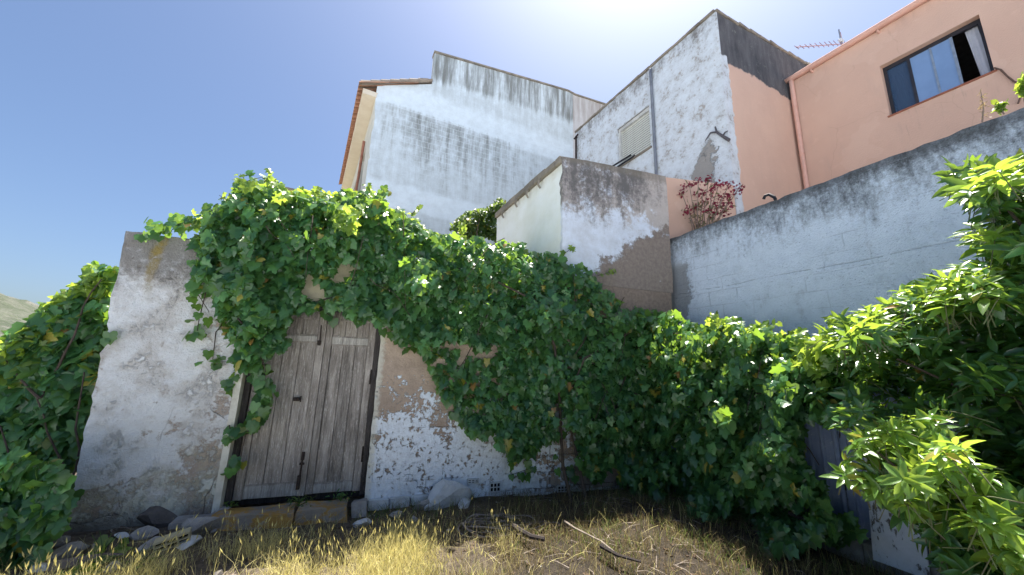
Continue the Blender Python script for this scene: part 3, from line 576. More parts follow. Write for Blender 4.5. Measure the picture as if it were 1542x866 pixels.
gl = G('window glass', 0.04, 0.6); gl.color((0.05, 0.09, 0.16)); gl.bs.inputs['Metallic'].default_value = 0.0
tr = gl.t.nodes.new('ShaderNodeBsdfTransparent'); mx = gl.t.nodes.new('ShaderNodeMixShader'); mx.inputs[0].default_value = 0.35; gl.t.links.new(gl.bs.outputs[0], mx.inputs[1]); gl.t.links.new(tr.outputs[0], mx.inputs[2]); gl.t.links.new(mx.outputs[0], gl.out.inputs[0])
curt = simple('white curtain', (0.45, 0.47, 0.54), 0.9, (0.52, 0.54, 0.6), 4)
mbl = simple('blue blind', (0.20, 0.32, 0.54), 0.35, (0.17, 0.28, 0.48), 2, spec=0.6)
ix0, ix1, iz0, iz1 = WX0 + t, WX1 - t, WZ0 + t, WZ1 - t - 0.03; L = ix1 - ix0
u = lambda f: ix0 + L * f
MB().box(ix0, u(0.33), 0.155, 0.160, iz0, iz1).build('pane', gl.mat, wn)
MB().box(u(0.27), u(0.50), 0.142, 0.150, iz0, iz1).build('pane', mbl, wn)
MB().box(u(0.505), u(0.72), 0.142, 0.150, iz0, iz1).build('pane', mbl, wn)
for f, wd in ((0.245, 0.045), (0.50, 0.03), (0.715, 0.04)):
    MB().box(u(f), u(f) + wd, 0.128, 0.153, iz0, iz1).build('mullion', mfr if f < .5 else simple('pale mullion', (0.25, 0.32, 0.42), 0.4), wn)
def curtain(f0, f1, y, n=26, top=None):
    m = MB(); V = []
    for i in range(n + 1):
        x = u(lerp(f0, f1, i / n)); 
        for k in range(7):
            z = lerp(iz1 + 0.02, iz0 + 0.02, k / 6); sw = 0.014 * math.sin(i * 1.1 + 0.3 * k) * (0.5 + k / 8)
            V.append((x + (0.10 * (k / 6) * (i / n) if f0 < .5 else -0.05 * (1 - k / 6)), y + sw, z))
    return m.add(V, [(i * 7 + k, i * 7 + k + 1, (i + 1) * 7 + k + 1, (i + 1) * 7 + k) for i in range(n) for k in range(6)]).build('curtain', curt, wn, smooth=True)
curtain(0.02, 0.20, 0.23); curtain(0.90, 1.02, 0.23, 14)
MB().box(WX0 - 0.03, WX1 + 0.03, -0.025, 0.13, WZ0 - 0.035, WZ0 - 0.001, 0.001, 0.004).build('window_sill', simple('terracotta sill', (0.34, 0.13, 0.08), 0.7), ph)
mgut = simple('pink gutter paint', (0.70, 0.42, 0.34), 0.6, (0.60, 0.36, 0.29), 3)
gp = [(D0 - 0.05 + (2.6 - D0) * i / 40, 0, 0) for i in range(41)]
gm_ = MB(); ns = 8; V = []
for i, p in enumerate(gp):
    for k in range(ns + 1):
        an_ = math.pi * (1 + k / ns); V.append((p[0], -0.085 + 0.085 * math.cos(an_), 9.06 + 0.085 * math.sin(an_)))
    for k in range(ns, -1, -1):
        an_ = math.pi * (1 + k / ns); V.append((p[0], -0.085 + 0.075 * math.cos(an_), 9.06 + 0.075 * math.sin(an_)))
q = 2 * ns + 2
gm_.add(V, [(i * q + k, i * q + (k + 1) % q, (i + 1) * q + (k + 1) % q, (i + 1) * q + k) for i in range(40) for k in range(q)] + [tuple(range(q)), tuple(40 * q + k for k in range(q))]).build('gutter', mgut, ph, smooth=True)
MB().box(D0 - 0.02, 2.6, -0.10, 0.05, 9.005, 9.03).build('fascia', mgut, ph)
for x in np.arange(D0 + 0.5, 2.6, 1.25): MB().tube([(x, -0.002, 8.93), (x, -0.06, 8.94), (x, -0.09, 8.975)], 0.022, 6).build('gutter_bracket', mgut, ph)
MB().tube([(D0 + 0.06, -0.085, 9.0), (D0 + 0.06, -0.075, 8.85)] + [(D0 + 0.06, -0.07, z) for z in np.linspace(8.6, 3.8, 10)], 0.052, 12).build('downpipe', mgut, ph, smooth=True)
for zz in (8.2, 6.9, 5.6): MB().tube([(D0 + 0.06 + 0.062 * math.cos(t_), -0.07 - 0.062 * math.sin(t_), zz) for t_ in np.linspace(-.3, 3.5, 9)], 0.008, 5).build('pipe_bracket', mgut, ph)
MB().tube([FD.world(*q, 0.03) for q in ((1497, 102), (1507, 105), (1516, 114), (1527, 123), (1540, 127), (1539, 140), (1533, 156))], 0.014, 6).build('cable', simple('brown cable', (0.16, 0.10, 0.08), 0.7), ph, Matrix())
# TV antenna on the salmon roof
FT = Frame(*FD.world(1240, 90, -1.2).to_tuple()[:2], 20)
at_ = thing('tv_antenna', 'many-toothed tv antenna on a mast above the pink gutter', 'antenna', FT.M)
ma_ = simple('reddish aluminium', (0.42, 0.26, 0.28), 0.5, (0.3, 0.2, 0.22), 9)
a0, zb = FT.at(1199, 71); a1, zb1 = FT.at(1272, 64); 
am, zm = FT.at(1267, 66); _, zt = FT.at(1264, 45)
MB().tube([(am, 0, 8.95), (am, 0, zt)], 0.018, 7).build('mast', simple('galvanised steel', (0.4, 0.42, 0.44), 0.4, metal=0.6), at_)
bo = MB().tube([(a0, 0, zb), (a1 + 0.1, 0, zb1)], 0.014, 6).build('boom', ma_, at_)
for i in range(11):
    f = i / 10; x = lerp(a0 + 0.02, a1, f); z = lerp(zb, zb1, f); h = 0.10 + 0.05 * f
    MB().tube([(x - 0.01, -0.05, z - h), (x + 0.01, 0.05, z + h)], 0.009, 5).build('antenna_rod', ma_, bo, FT.M)
MB().tube([(a1 - 0.12, 0, zb1 - 0.18), (a1 - 0.12, 0, zb1 + 0.30)], 0.010, 5).build('antenna_rod', ma_, bo, FT.M)
MB().box(am - 0.05, am + 0.09, -0.04, 0.04, zb1 - 0.04, zb1 + 0.05, 0, 0.01).build('junction_box', simple('white plastic', (0.6, 0.62, 0.65), 0.5), at_)
cb = MB().tube([FR.world(*q, -0.08) for q in ((1150, 300), (1152, 295), (1158, 293), (1166, 297), (1168, 301))], 0.022, 6).build('rubber_hose', simple('black rubber', (0.015, 0.015, 0.02), 0.5), None)
tag(cb, 'short black hose end curling over the top of the grey wall', 'hose')
# ================================================================= GABLE HOUSE AT THE BACK
gb = thing('gable_house', 'tall white three-storey house with streaked blind gable and tiled eave', 'house', FB.M)
P_ = lambda x, y: FB.at(x, y)
top = [(0.0, P_(565, 148)[1] + 0.0), (1.82, 11.72)]
pe0 = P_(655, 80); pe1 = P_(862, 140); pe2 = P_(865, 143); pe3 = P_(908, 158)
def gable_top(a):
    if a <= 1.8255: return 10.83 + 0.43 * max(0, a)
    if a <= pe1[0]: return lerp(pe0[1], pe1[1], (a - pe0[0]) / (pe1[0] - pe0[0]))
    return lerp(pe2[1] - .02, pe3[1] + 0.02, (a - pe2[0]) / (pe3[0] - pe2[0]))
m = MB()
av = span(0.0, 1.825, 0.25); zb_ = 3.0
def gable_part(av, name, zlo):
    zv = [0.0] + list(np.linspace(0.1, 1, 40))
    return slab(av, zv, 0.28, lambda a, z: (a, lerp(zlo, gable_top(a + (0.001 if a == av[0] and a > 1 else 0)) + 0.0, z)), None, 0.012, 1.0, 17)
mg = m_gable()
gable_part(av, 'w', 3.0).build('gable_wall', mg, gb)
gable_part(span(1.826, 10.6, 0.25), 'w', 3.0).build('gable_wall', mg, gb)
for i in range(22):                                           # lip along the parapet
    A0, A1 = lerp(1.80, 10.5, i / 22), lerp(1.80, 10.5, (i + 1) / 22) - 0.008; za, zc = gable_top(A0 + .03), gable_top(A1)
    MB().add([(x, y, z + d) for (x, z) in ((A0, za), (A1, zc)) for y in (-0.045, 0.30) for d in (0.004, 0.075)], [(0, 1, 3, 2), (4, 6, 7, 5), (0, 4, 5, 1), (2, 3, 7, 6), (0, 2, 6, 4), (1, 5, 7, 3)]).build('coping_stone', mcop, gb)
# street side: cream wall, windows, deep eave with tiles
mst = simple('cream street wall', (0.62, 0.60, 0.52), 0.9, (0.5, 0.48, 0.42), 2)
wins = [(-2.6, -1.5, 7.4, 9.3), (-5.4, -4.3, 7.4, 9.3), (-2.6, -1.5, 3.9, 6.0), (-5.4, -4.3, 3.9, 6.0)]
slab(span(-8.2, -0.001, 0.4, *[w_[0] for w_ in wins[:2]], *[w_[1] for w_ in wins[:2]]), span(3, 10.33, 0.4, 7.4, 9.3, 3.9, 6.0), 0.25, None, lambda a, z: not any(w_[0] < a < w_[1] and w_[2] < z < w_[3] for w_ in wins)).build('street_wall', mst, gb, FBS.M)
for w_ in wins:
    f_ = MB().box(w_[0], w_[0] + .07, .10, .16, w_[2], w_[3]).box(w_[1] - .07, w_[1], .10, .16, w_[2], w_[3]).box(w_[0] + .07, w_[1] - .07, .10, .16, w_[3] - .07, w_[3]).box(w_[0] + .07, w_[1] - .07, .10, .16, w_[2], w_[2] + .07).build('window', mfr, gb, FBS.M)
    MB().box(w_[0] + .07, w_[1] - .07, .12, .13, w_[2] + .07, w_[3] - .07).build('pane', gl.mat, f_, FBS.M)
MB().tube([(-2.9, -0.08, 7.2), (-2.0, -0.08, 8.7), (-1.6, -0.08, 9.6)], 0.05, 6).build('downpipe', simple('rust red rail', (0.35, 0.16, 0.11), 0.8), gb, FBS.M)
msof = simple('peach soffit', (0.74, 0.66, 0.54), 0.9, (0.68, 0.59, 0.47), 2)
mtile = m_stone('terracotta roof tile', (0.44, 0.22, 0.13), (0.28, 0.17, 0.12))
OV = 0.47
MB().prism([(-8.3, 10.36), (0.02, 10.36), (0.02, 10.50), (-8.3, 10.50)], -OV + 0.06, 0.02).build('eave_soffit', msof, gb, FBS.M)
MB().prism([(-8.3, 10.505), (0.0, 10.505), (0.0, 10.56), (-8.3, 10.56)], -OV + 0.05, 0.3).build('eave_board', msof, gb, FBS.M)
nt = 36; tl_me = MB(); 
V = []
for k in range(7):
    an_ = math.pi * k / 6
    for (y, r) in ((0, .105), (1.9, .095)): V.append((r * math.cos(an_), y, r * math.sin(an_) * 0.9 + 0.42 * y))
for k in range(7):
    an_ = math.pi * k / 6
    for (y, r) in ((0, .085), (1.9, .075)): V.append((r * math.cos(an_), y, r * math.sin(an_) * 0.9 + 0.42 * y))
Fq = [(2 * k, 2 * k + 1, 2 * k + 3, 2 * k + 2) for k in range(6)] + [(14 + 2 * k, 14 + 2 * k + 2, 14 + 2 * k + 3, 14 + 2 * k + 1) for k in range(6)] + [(2 * k, 2 * k + 2, 14 + 2 * k + 2, 14 + 2 * k) for k in range(6)]
tme = tl_me.add(V, Fq).mesh('roof_tile'); tme.materials.append(mtile)
for i in range(nt):
    x = 0.08 - 8.3 * i / nt
    mesh_obj('roof_tile', tme, None, gb, FBS.M @ Matrix.Translation((x, -OV - 0.10, 10.585 + random.uniform(-.01, .01))) @ Matrix.Rotation(random.uniform(-.02, .02), 4, 'Z'))
# rake of the roof on the gable side
rk = MB().add([(x, y, z) for (x, z) in ((-0.55, 10.60), (1.82, 11.66)) for y in (-0.10, 0.5) for z in (z, z + 0.10)], [(0, 1, 3, 2), (4, 6, 7, 5), (0, 4, 5, 1), (2, 3, 7, 6), (0, 2, 6, 4), (1, 5, 7, 3)]).build('rake_board', simple('grey-brown verge', (0.30, 0.24, 0.19), 0.9), gb)
for i in range(7):
    f = i / 7; x = lerp(-0.5, 1.65, f); z = lerp(10.70, 11.66, f)
    MB().tube([(x, -0.06, z), (x + 0.33, -0.06, z + 0.135)], 0.085, 8, 0.07).build('verge_tile', m_stone('verge tile', (0.34, 0.28, 0.23), (0.22, 0.19, 0.16)) if i == 0 else bpy.data.materials['verge tile'], gb)
MB().box(-0.0, 10.4, 0.30, 6, 3, 10.25).prism([(0.1, 10.251), (1.82, 11.55), (10.4, 11.55), (10.4, 10.251)], 0.35, 6).build('roof', mcon, gb)
# low grey building peeping over the vine
FG = Frame(*FB.world(455, 290, 0).to_tuple()[:2], 24)
gr = thing('grey_roofed_building', 'grey building whose sloping parapet just shows above the vine left of the gable house', 'building', FG.M)
g0 = FG.at(405, 282); g1 = FG.at(520, 306)
MB().prism([(FG.at(424, 286)[0], 2), (g1[0] + 0.5, 2), (g1[0] + 0.5, g1[1]), (FG.at(424, 286)[0], FG.at(428, 286)[1])], 0, 3).build('wall', simple('grey far render', (0.40, 0.40, 0.40), 0.9, (0.3, 0.3, 0.3), 2), gr)
MB().add([(x, y, z) for (x, z) in ((FG.at(428, 286)[0], FG.at(428, 286)[1]), (g1[0] + 0.5, g1[1])) for y in (-0.06, 0.35) for z in (z + 0.003, z + 0.08)], [(0, 1, 3, 2), (4, 6, 7, 5), (0, 4, 5, 1), (2, 3, 7, 6), (0, 2, 6, 4), (1, 5, 7, 3)]).build('coping', mcop, gr)
# ================================================================= BLUE SHEET FENCE
fn = thing('sheet_fence', 'rusty blue painted ribbed sheet fence half hidden by vine on the right', 'fence', FN.M)
mbl2 = m_blue()
def ribbed(a0, a1, z0, z1, y):
    m = MB(); prof = []; x = a0
    while x < a1 - 1e-6:
        for dx, dy in ((0, 0), (0.055, 0), (0.070, -0.022), (0.085, -0.022), (0.100, 0)): prof.append((min(x + dx, a1), y + dy))
        x += 0.10 if False else 0.115
    prof.append((a1, y)); V = [(p[0], p[1] + d, z) for d in (0, 0.004) for p in prof for z in (z0, z1)]; n = len(prof)
    F = [(2 * i, 2 * i + 1, 2 * i + 3, 2 * i + 2) for i in range(n - 1)] + [(2 * n + 2 * i, 2 * n + 2 * i + 2, 2 * n + 2 * i + 3, 2 * n + 2 * i + 1) for i in range(n - 1)]
    F += [(2 * i + 1, 2 * n + 2 * i + 1, 2 * n + 2 * i + 3, 2 * i + 3) for i in range(n - 1)] + [(2 * i, 2 * i + 2, 2 * n + 2 * i + 2, 2 * n + 2 * i) for i in range(n - 1)]
    return m.add(V, F)
for i, x in enumerate(np.arange(-4.45, 1.5, 0.8)):
    ribbed(x, x + 0.79, 0.14, 1.92 + random.uniform(-.02, .02), 0.0 if i % 2 else -0.012).build('metal_sheet', mbl2, fn)
MB().box(-4.45, 1.5, 0.03, 0.07, 1.84, 1.90).box(-4.45, 1.5, 0.03, 0.07, 0.5, 0.56).build('rail', rust, fn)
x = -4.45
while x < 1.5:
    MB().box(x, x + 0.49, -0.10, 0.10, -0.2, 0.12 + random.uniform(-.01, .01), 0.008, 0.012).build('kerb_block', mcon, fn); x += 0.5
# white board leaning on the fence
b0 = FN.at(1313, 766, 0.16); b1 = FN.at(1400, 856, 0.16)
wb = thing('white_board', 'peeling white board leaning on the blue fence beside the bright shrub', 'board', FN.M)
za, zb2 = 0.10, FN.at(1330, 758, 0.14)[1] + 0.25
B0 = FN.at(1314, 820, 0.14)[0]; B1 = FN.at(1400, 856, 0.14)[0]
MB().add([(x, y + d, z) for x in (B0, B1) for (y, z) in ((-0.17, 0.02), (-0.045, 0.86)) for d in (0, 0.018)], [(0, 1, 3, 2), (4, 6, 7, 5), (0, 4, 5, 1), (2, 3, 7, 6), (0, 2, 6, 4), (1, 5, 7, 3)]).build('board', m_board(), wb)
MB().box(B1 + 0.01, B1 + 0.3, -0.12, -0.1, 0.05, 0.5)
# ================================================================= STONES, BRICK, CABLE COIL
m_och = m_stone('ochre lichen stone', (0.34, 0.29, 0.23), (0.22, 0.19, 0.16), (0.40, 0.23, 0.06))
m_gry = m_stone('grey stone', (0.38, 0.36, 0.34), (0.24, 0.22, 0.20)); m_lt = m_stone('pale grey boulder', (0.62, 0.63, 0.64), (0.46, 0.46, 0.46))
def gpt(px, py, z=0.0):
    r = ray(px, py); t = (z - CAM.z) / r.z; return CAM + r * t
def place_stone(px, py, size, seed, mat, label, rz=0.3, tilt=0.0, cat='stone', lift=0.0, group=None, sub=2):
    p = gpt(px, py, 0.0); o = rock(size, seed, sub).build('stone', mat, None, Matrix.Translation((p.x, p.y, gh(p.x, p.y) + size[2] * 0.45 + lift)) @ Matrix.Rotation(rz, 4, 'Z') @ Matrix.Rotation(tilt, 4, 'X'))
    tag(o, label, cat, group); return o
def step_slab(a0, a1, z0, z1, yb, seed, mat, label):
    bm = bmesh.new(); bmesh.ops.create_cube(bm, size=1); bmesh.ops.subdivide_edges(bm, edges=bm.edges[:], cuts=5, use_grid_fill=True)
    for v in bm.verts:
        c = v.co.copy(); q = Vector((c.x, c.y, c.z)); r = 1 - 0.10 * (max(0, abs(c.x) * 2 - 0.6) ** 2 + max(0, abs(c.z) * 2 - 0.6) ** 2)
        v.co = Vector((lerp(a0, a1, c.x * r + 0.5), -yb / 2 - 0.002 + c.y * yb, lerp(z0, z1, c.z * r + 0.5)))
        v.co += 0.035 * Vector((mn.noise(v.co * 4 + Vector((seed, 0, 0))), mn.noise(v.co * 4 + Vector((0, seed, 3))) if c.y < 0.4 else 0, mn.noise(v.co * 3 + Vector((9, seed, 0)))))
    m = MB(); bm.verts.ensure_lookup_table(); m.add([v.co for v in bm.verts], [[v.index for v in f.verts] for f in bm.faces]); bm.free()
    return tag(m.build('step_stone', mat, None, FA.M), label, 'step stone')
step_slab(-3.15, -2.42, -0.12, 0.055, 0.30, 2, m_och, 'ochre lichened step stone under the left door leaf')
step_slab(-2.41, -1.90, -0.14, 0.065, 0.27, 5, m_och, 'ochre lichened step stone under the right door leaf')
step_slab(-1.87, -1.70, -0.12, 0.06, 0.16, 8, m_gry, 'small grey block at the foot of the right door jamb')
step_slab(-3.52, -3.20, -0.16, 0.02, 0.16, 11, m_gry, 'dark grey block at the foot of the cream door jamb')
sb_ = rock((0.30, 0.13, 0.22), 3.3, 2).build('boulder', m_lt, None, FA.M @ Matrix.Translation((-0.79, -0.13, 0.03)) @ Matrix.Rotation(0.25, 4, 'Y') @ Matrix.Rotation(-0.3, 4, 'X'))
tag(sb_, 'pale grey boulder leaning against the white brickwork right of the door', 'boulder')
place_stone(640, 757, (0.13, 0.08, 0.06), 6, m_gry, 'small flat stone below the pale boulder')
place_stone(300, 795, (0.17, 0.10, 0.10), 8, m_gry, 'brown grey stone just right of the hollow brick', 0.5)
place_stone(330, 775, (0.18, 0.10, 0.08), 9, m_gry, 'flat dark stone between the hollow brick and the step stones', -0.2)
place_stone(95, 828, (0.13, 0.09, 0.06), 12, m_gry, 'pale stone in the shade below the left vine', 0.7)
place_stone(120, 838, (0.24, 0.06, 0.04), 15, m_stone('brown stone', (0.24, 0.19, 0.15), (0.15, 0.12, 0.10)), 'long brown stone lying at the lower left corner of the wall', 0.45)
place_stone(240, 782, (0.20, 0.10, 0.12), 19, m_stone('dark stone', (0.15, 0.13, 0.12), (0.08, 0.07, 0.065)), 'dark rounded stone against the foot of the left wall', 0.3)
p = gpt(262, 806, 0.05)
hb = thing('hollow_brick', 'yellowish hollow brick lying in the litter by the left wall', 'brick', Matrix.Translation((p.x, p.y, gh(p.x, p.y) + 0.045)) @ Matrix.Rotation(rad(35), 4, 'Z') @ Matrix.Rotation(rad(-12), 4, 'Y'))
mhb = m_stone('sandy brick', (0.52, 0.45, 0.28), (0.38, 0.32, 0.20))
b = MB(); b.box(-.12, .12, -.06, .06, .03, .045, 0.002).box(-.12, .12, -.06, .06, -.045, -.032, 0.002).box(-.12, .12, -.06, .06, -.006, .004)
for x in (-.12, -.045, .033, .108): b.box(x, x + .012, -.058, .058, -.031, .029)
b.build('shell', mhb, hb); MB().box(-.107, .107, -.02, .02, -.03, .028).build('hollow', bpy.data.materials['hollow shade'], hb)  # near-black core stands in for shade within the brick's holes
cane = simple('dry cane', (0.30, 0.25, 0.21), 0.85, (0.19, 0.155, 0.13), 12, bump=0.003)
co = thing('cane_coil', 'loose coil of dry grey vine canes on the ground below the air bricks', 'cane coil', Matrix.Translation((0, 0, 0)))
c0 = gpt(760, 778, 0.05)
for k in range(9):
    rx, ry = random.uniform(0.28, 0.55), random.uniform(0.10, 0.24); ph_ = random.uniform(0, 6); n = 26; arc = random.uniform(4.0, 6.2); pts = []
    cx, cy = c0.x + random.uniform(-.1, .1), c0.y + random.uniform(-.08, .10)
    for i in range(n):
        th = ph_ + arc * i / n; x, y = cx + rx * (1 + 0.04 * i / n) * math.cos(th), cy + ry * math.sin(th); pts.append((x, y, gh(x, y) + 0.02 + 0.035 * k / 9 + 0.02 * math.sin(3 * th + k)))
    MB().tube(pts, random.uniform(.006, .010), 5, .005).build('cane', cane, co)
pts = [gpt(*q, .04) for q in ((770, 790), (785, 800), (800, 808), (820, 812))]; 
tag(MB().tube(pts, 0.028, 7, 0.02).build('dark_stick', simple('charred wood', (0.04, 0.032, 0.03), 0.9, bump=0.008), None), 'thick dark stick lying in front of the cane coil', 'stick')
pts = [gpt(*q, .03) for q in ((850, 785), (865, 795), (905, 815), (930, 835))]
tag(MB().tube(pts, 0.012, 6, 0.006).build('dry_branch', cane, None), 'thin pale dry branch right of the dark stick', 'stick')
pts = [gpt(*q, .04) for q in ((905, 822), (930, 836), (965, 846))]
tag(MB().tube(pts, 0.022, 6, 0.01).build('fallen_branch', bpy.data.materials['charred wood'], None), 'short dark branch fallen in the shaded grass', 'stick')
pl = [FN.world(*q, 0.30) for q in ((1188, 772), (1215, 784), (1250, 797))]
tag(MB().tube(pl, 0.022, 6, 0.018).build('fallen_pole', bpy.data.materials['charred wood'], None), 'dark pole lying at the foot of the blue fence', 'pole')
# ================================================================= FOLIAGE
def grape_template(fold=0.28, lobe=0.0, asym=0.0):
    h = [(0.0, 0.0), (0.20, -0.16), (0.44, -0.10), (0.50, 0.16), (0.42, 0.30), (0.48, 0.52), (0.28, 0.62), (0.16, 0.80), (0.0, 1.0)]
    h = [(x * (1 - lobe * (1 if i in (3, 6) else 0)) * (1 + asym), y) for i, (x, y) in enumerate(h)] if True else h
    h[3] = (h[3][0] * (1 - lobe * .5), h[3][1]); h[4] = (h[4][0] * (1 - lobe), h[4][1])
    def P(x, y): return (x * (1 - asym * (x < 0)) + 0.06 * asym * y, y - 0.1, -fold * abs(x) ** 1.3 + 0.10 * math.sin(x * 9) * (abs(x) > 0.3) - 0.22 * y * y)
    mid = [(0, 0.0), (0, 0.33), (0, 1.0)]
    V = [P(0, 0), P(0, 0.42), P(0, 1.0)] + [P(x, y) for x, y in h[1:-1]] + [P(-x, y) for x, y in h[1:-1]]
    F = []
    for off, fl in ((3, 0), (10, 1)):
        ring = [0] + list(range(off, off + 7)) + [2]
        for a, b in zip(ring[:-1], ring[1:]):
            F.append((1, a, b) if fl == 0 else (1, b, a))
    return np.array(V), F
def lance_template(wd=0.17, curve=0.22):
    ys = [0, .22, .5, .78, 1.0]; ws = [0, wd * .8, wd, wd * .62, 0]
    V = []; 
    for y, w_ in zip(ys, ws):
        z = -curve * y * y
        if w_ == 0: V.append((0, y, z))
        else: V += [(-w_, y, z + w_ * .45), (0, y, z), (w_, y, z + w_ * .45)]
    F = [(0, 2, 1), (0, 3, 2)] + [q for k in (1, 4) for q in ((k, k + 1, k + 4, k + 3), (k + 1, k + 2, k + 5, k + 4))] + [(7, 8, 10), (8, 9, 10)]
    return np.array(V), F
GT = [grape_template(0.2), grape_template(0.45, 0.25), grape_template(0.6, 0.32, 0.12), grape_template(-0.25, 0.15, -0.1)]; LT = lance_template(); LT2 = lance_template(0.13, 0.35)
def norm(v): return v / np.maximum(1e-9, np.linalg.norm(v, axis=-1, keepdims=True))
def leaf_mats(pts, nrm, tip, size):
    """frames: z = normal, y = tip direction"""
    z = norm(nrm); y = norm(tip - z * (tip * z).sum(-1, keepdims=True)); x = np.cross(y, z)
    return np.stack([x, y, z], -1) * size[:, None, None], pts
def emit_leaves(root, name, mat, pts, nrm, tip, size, tmpl, n_single=300, key=None, jitter=0.25):
    """the n_single largest-showing leaves become leaf objects; the rest one joined part"""
    R, T = leaf_mats(pts, nrm, tip, size); n = len(pts); V0, F0 = tmpl
    d = np.linalg.norm(pts - np.array(CAM), axis=1)
    score = size / d if key is None else key
    order = np.argsort(-score); single = order[:n_single]; rest = order[n_single:]
    me = bpy.data.meshes.new('leaf'); me.from_pydata([tuple(v) for v in V0], [], F0); me.materials.append(mat); me.polygons.foreach_set('use_smooth', [True] * len(me.polygons))
    PM = WM[root.name]; PI = PM.inverted()
    for i in single:
        M = Matrix([[*R[i][r], T[i][r]] for r in range(3)] + [[0, 0, 0, 1]]); o = bpy.data.objects.new('leaf', me); COL.objects.link(o); o.parent = root; o.matrix_basis = PI @ M
    if len(rest):
        k = len(V0); V = np.einsum('nij,kj->nki', R[rest], V0) * 1.0
        V += T[rest][:, None, :]; V = V.reshape(-1, 3)
        Vl = V if PM == Matrix() else (V - np.array(PM.translation)) @ np.array(PM.to_3x3())
        Fa = [[tuple(j + b * k for j in f) for f in F0] for b in range(len(rest))]; F = [f for q in Fa for f in q]
        m2 = bpy.data.meshes.new(name); m2.from_pydata(Vl.tolist(), [], F); m2.materials.append(mat); m2.polygons.foreach_set('use_smooth', [True] * len(m2.polygons)); m2.update()
        o = mesh_obj(name, m2, mat, root); o['kind'] = 'stuff'
def inside(poly, x, y):
    r = np.zeros(len(x), bool); n = len(poly); j = n - 1
    for i in range(n):
        xi, yi = poly[i]; xj, yj = poly[j]
        c = ((yi > y) != (yj > y)); r ^= c & (x < (xj - xi) * (y - yi) / ((yj - yi) + 1e-12) + xi); j = i
    return r
def noise2(x, y, s, seed):
    return np.array([mn.noise(Vector((a * s, b * s, seed))) for a, b in zip(x, y)])
def scatter(polys, holes, n, fr, b0, b1, seed=0.0, rag=10, clump=0.02, top=None):
    """random points seen inside outline polygons, spread in depth b0..b1 in front of the plane"""
    al = np.array([p for q in polys for p in q]); lo, hi = al.min(0) - 15, al.max(0) + 15
    X = []; Y = []
    area = (hi[0] - lo[0]) * (hi[1] - lo[1]); got = 0; tries = 0
    while got < n and tries < 40:
        x = rng.uniform(lo[0], hi[0], n); y = rng.uniform(lo[1], hi[1], n); tries += 1
        jx = noise2(x, y, 0.045, seed) * rag * 2; jy = noise2(x, y, 0.045, seed + 50) * rag * 2
        ok = np.zeros(n, bool)
        for p in polys: ok |= inside(p, x + jx, y + jy)
        for p in holes: ok &= ~inside(p, x + jx * .6, y + jy * .6)
        X.append(x[ok]); Y.append(y[ok]); got += ok.sum()
    x = np.concatenate(X)[:n]; y = np.concatenate(Y)[:n]
    cl = noise2(x, y, clump, seed + 7) * 0.9 + 0.55 + noise2(x, y, clump * 3, seed + 9) * 0.4
    u_ = rng.random(len(x)); b = b0 + (b1 - b0) * np.clip(cl, 0.12, 1.3) * u_ ** 0.75
    P = np.array([fr.world(px, py, bb) for px, py, bb in zip(x, y, b)])
    return P, x, y, b, u_
def rnd(n, s): return rng.normal(0, s, (n, 3))
mat_vine = leafmat('grape leaf', (0.024, 0.092, 0.042), (0.078, 0.19, 0.058), (0.36, 0.58, 0.05), 0.38, 0.33, 0.012, 0.6)
mat_vine_young_lit = leafmat('young and backlit grape leaf', (0.06, 0.15, 0.03), (0.14, 0.22, 0.045), (0.55, 0.72, 0.08), 0.48, 0.36, 0.012, 0.6)  # young shoots, and vine leaves with backlight put into a yellower colour
mat_laurel = leafmat('citrus leaf', (0.022, 0.08, 0.028), (0.055, 0.145, 0.038), (0.34, 0.52, 0.05), 0.34, 0.24, 0.008, 0.65)
mat_laurel_young = leafmat('young citrus leaf', (0.07, 0.17, 0.03), (0.12, 0.22, 0.045), (0.50, 0.68, 0.07), 0.45, 0.28, 0.02, 0.6)
mat_ivy = leafmat('small shrub leaf', (0.03, 0.075, 0.02), (0.06, 0.12, 0.03), (0.30, 0.42, 0.06), 0.4, 0.35, 0.02, 0.45)
simple('green twig', (0.10, 0.13, 0.05), 0.8, (0.08, 0.07, 0.04), 9)
bark = simple('vine bark', (0.085, 0.065, 0.05), 0.95, (0.045, 0.034, 0.028), 14, bump=0.01)
def vine_leaves(root, polys, holes, n, fr, b0, b1, size, seed, nsingle, mat, tmpl, rag=10, upf=0.45, droop=1.0, clump=0.02, name='foliage', rnds=0.45):
    P, x, y, b, u_ = scatter(polys, holes, n, fr, b0, b1, seed, rag, clump)
    k = len(P); out = -np.array(fr.n)
    N = out * 0.8 + np.array([0, 0, upf]) + rnd(k, rnds); T = np.array([0, 0, -droop]) + out * 0.25 + rnd(k, 0.38)
    sz = size * (0.45 + 0.95 * rng.random(k) ** 0.8)
    d = np.linalg.norm(P - np.array(CAM), axis=1); key = (sz / d) * (0.5 + (b if b1 > 0 else b - b1) / (abs(b1) + 1e-6)); cls = rng.integers(0, 4, k)
    for c_, T_ in enumerate([tmpl, GT[1], GT[2], GT[3]] if tmpl is not LT else [LT, LT2, LT, LT2]):
        q_ = cls == c_; emit_leaves(root, name, mat, P[q_], N[q_], T[q_], sz[q_], T_, nsingle // 4, key=key[q_])
    return P
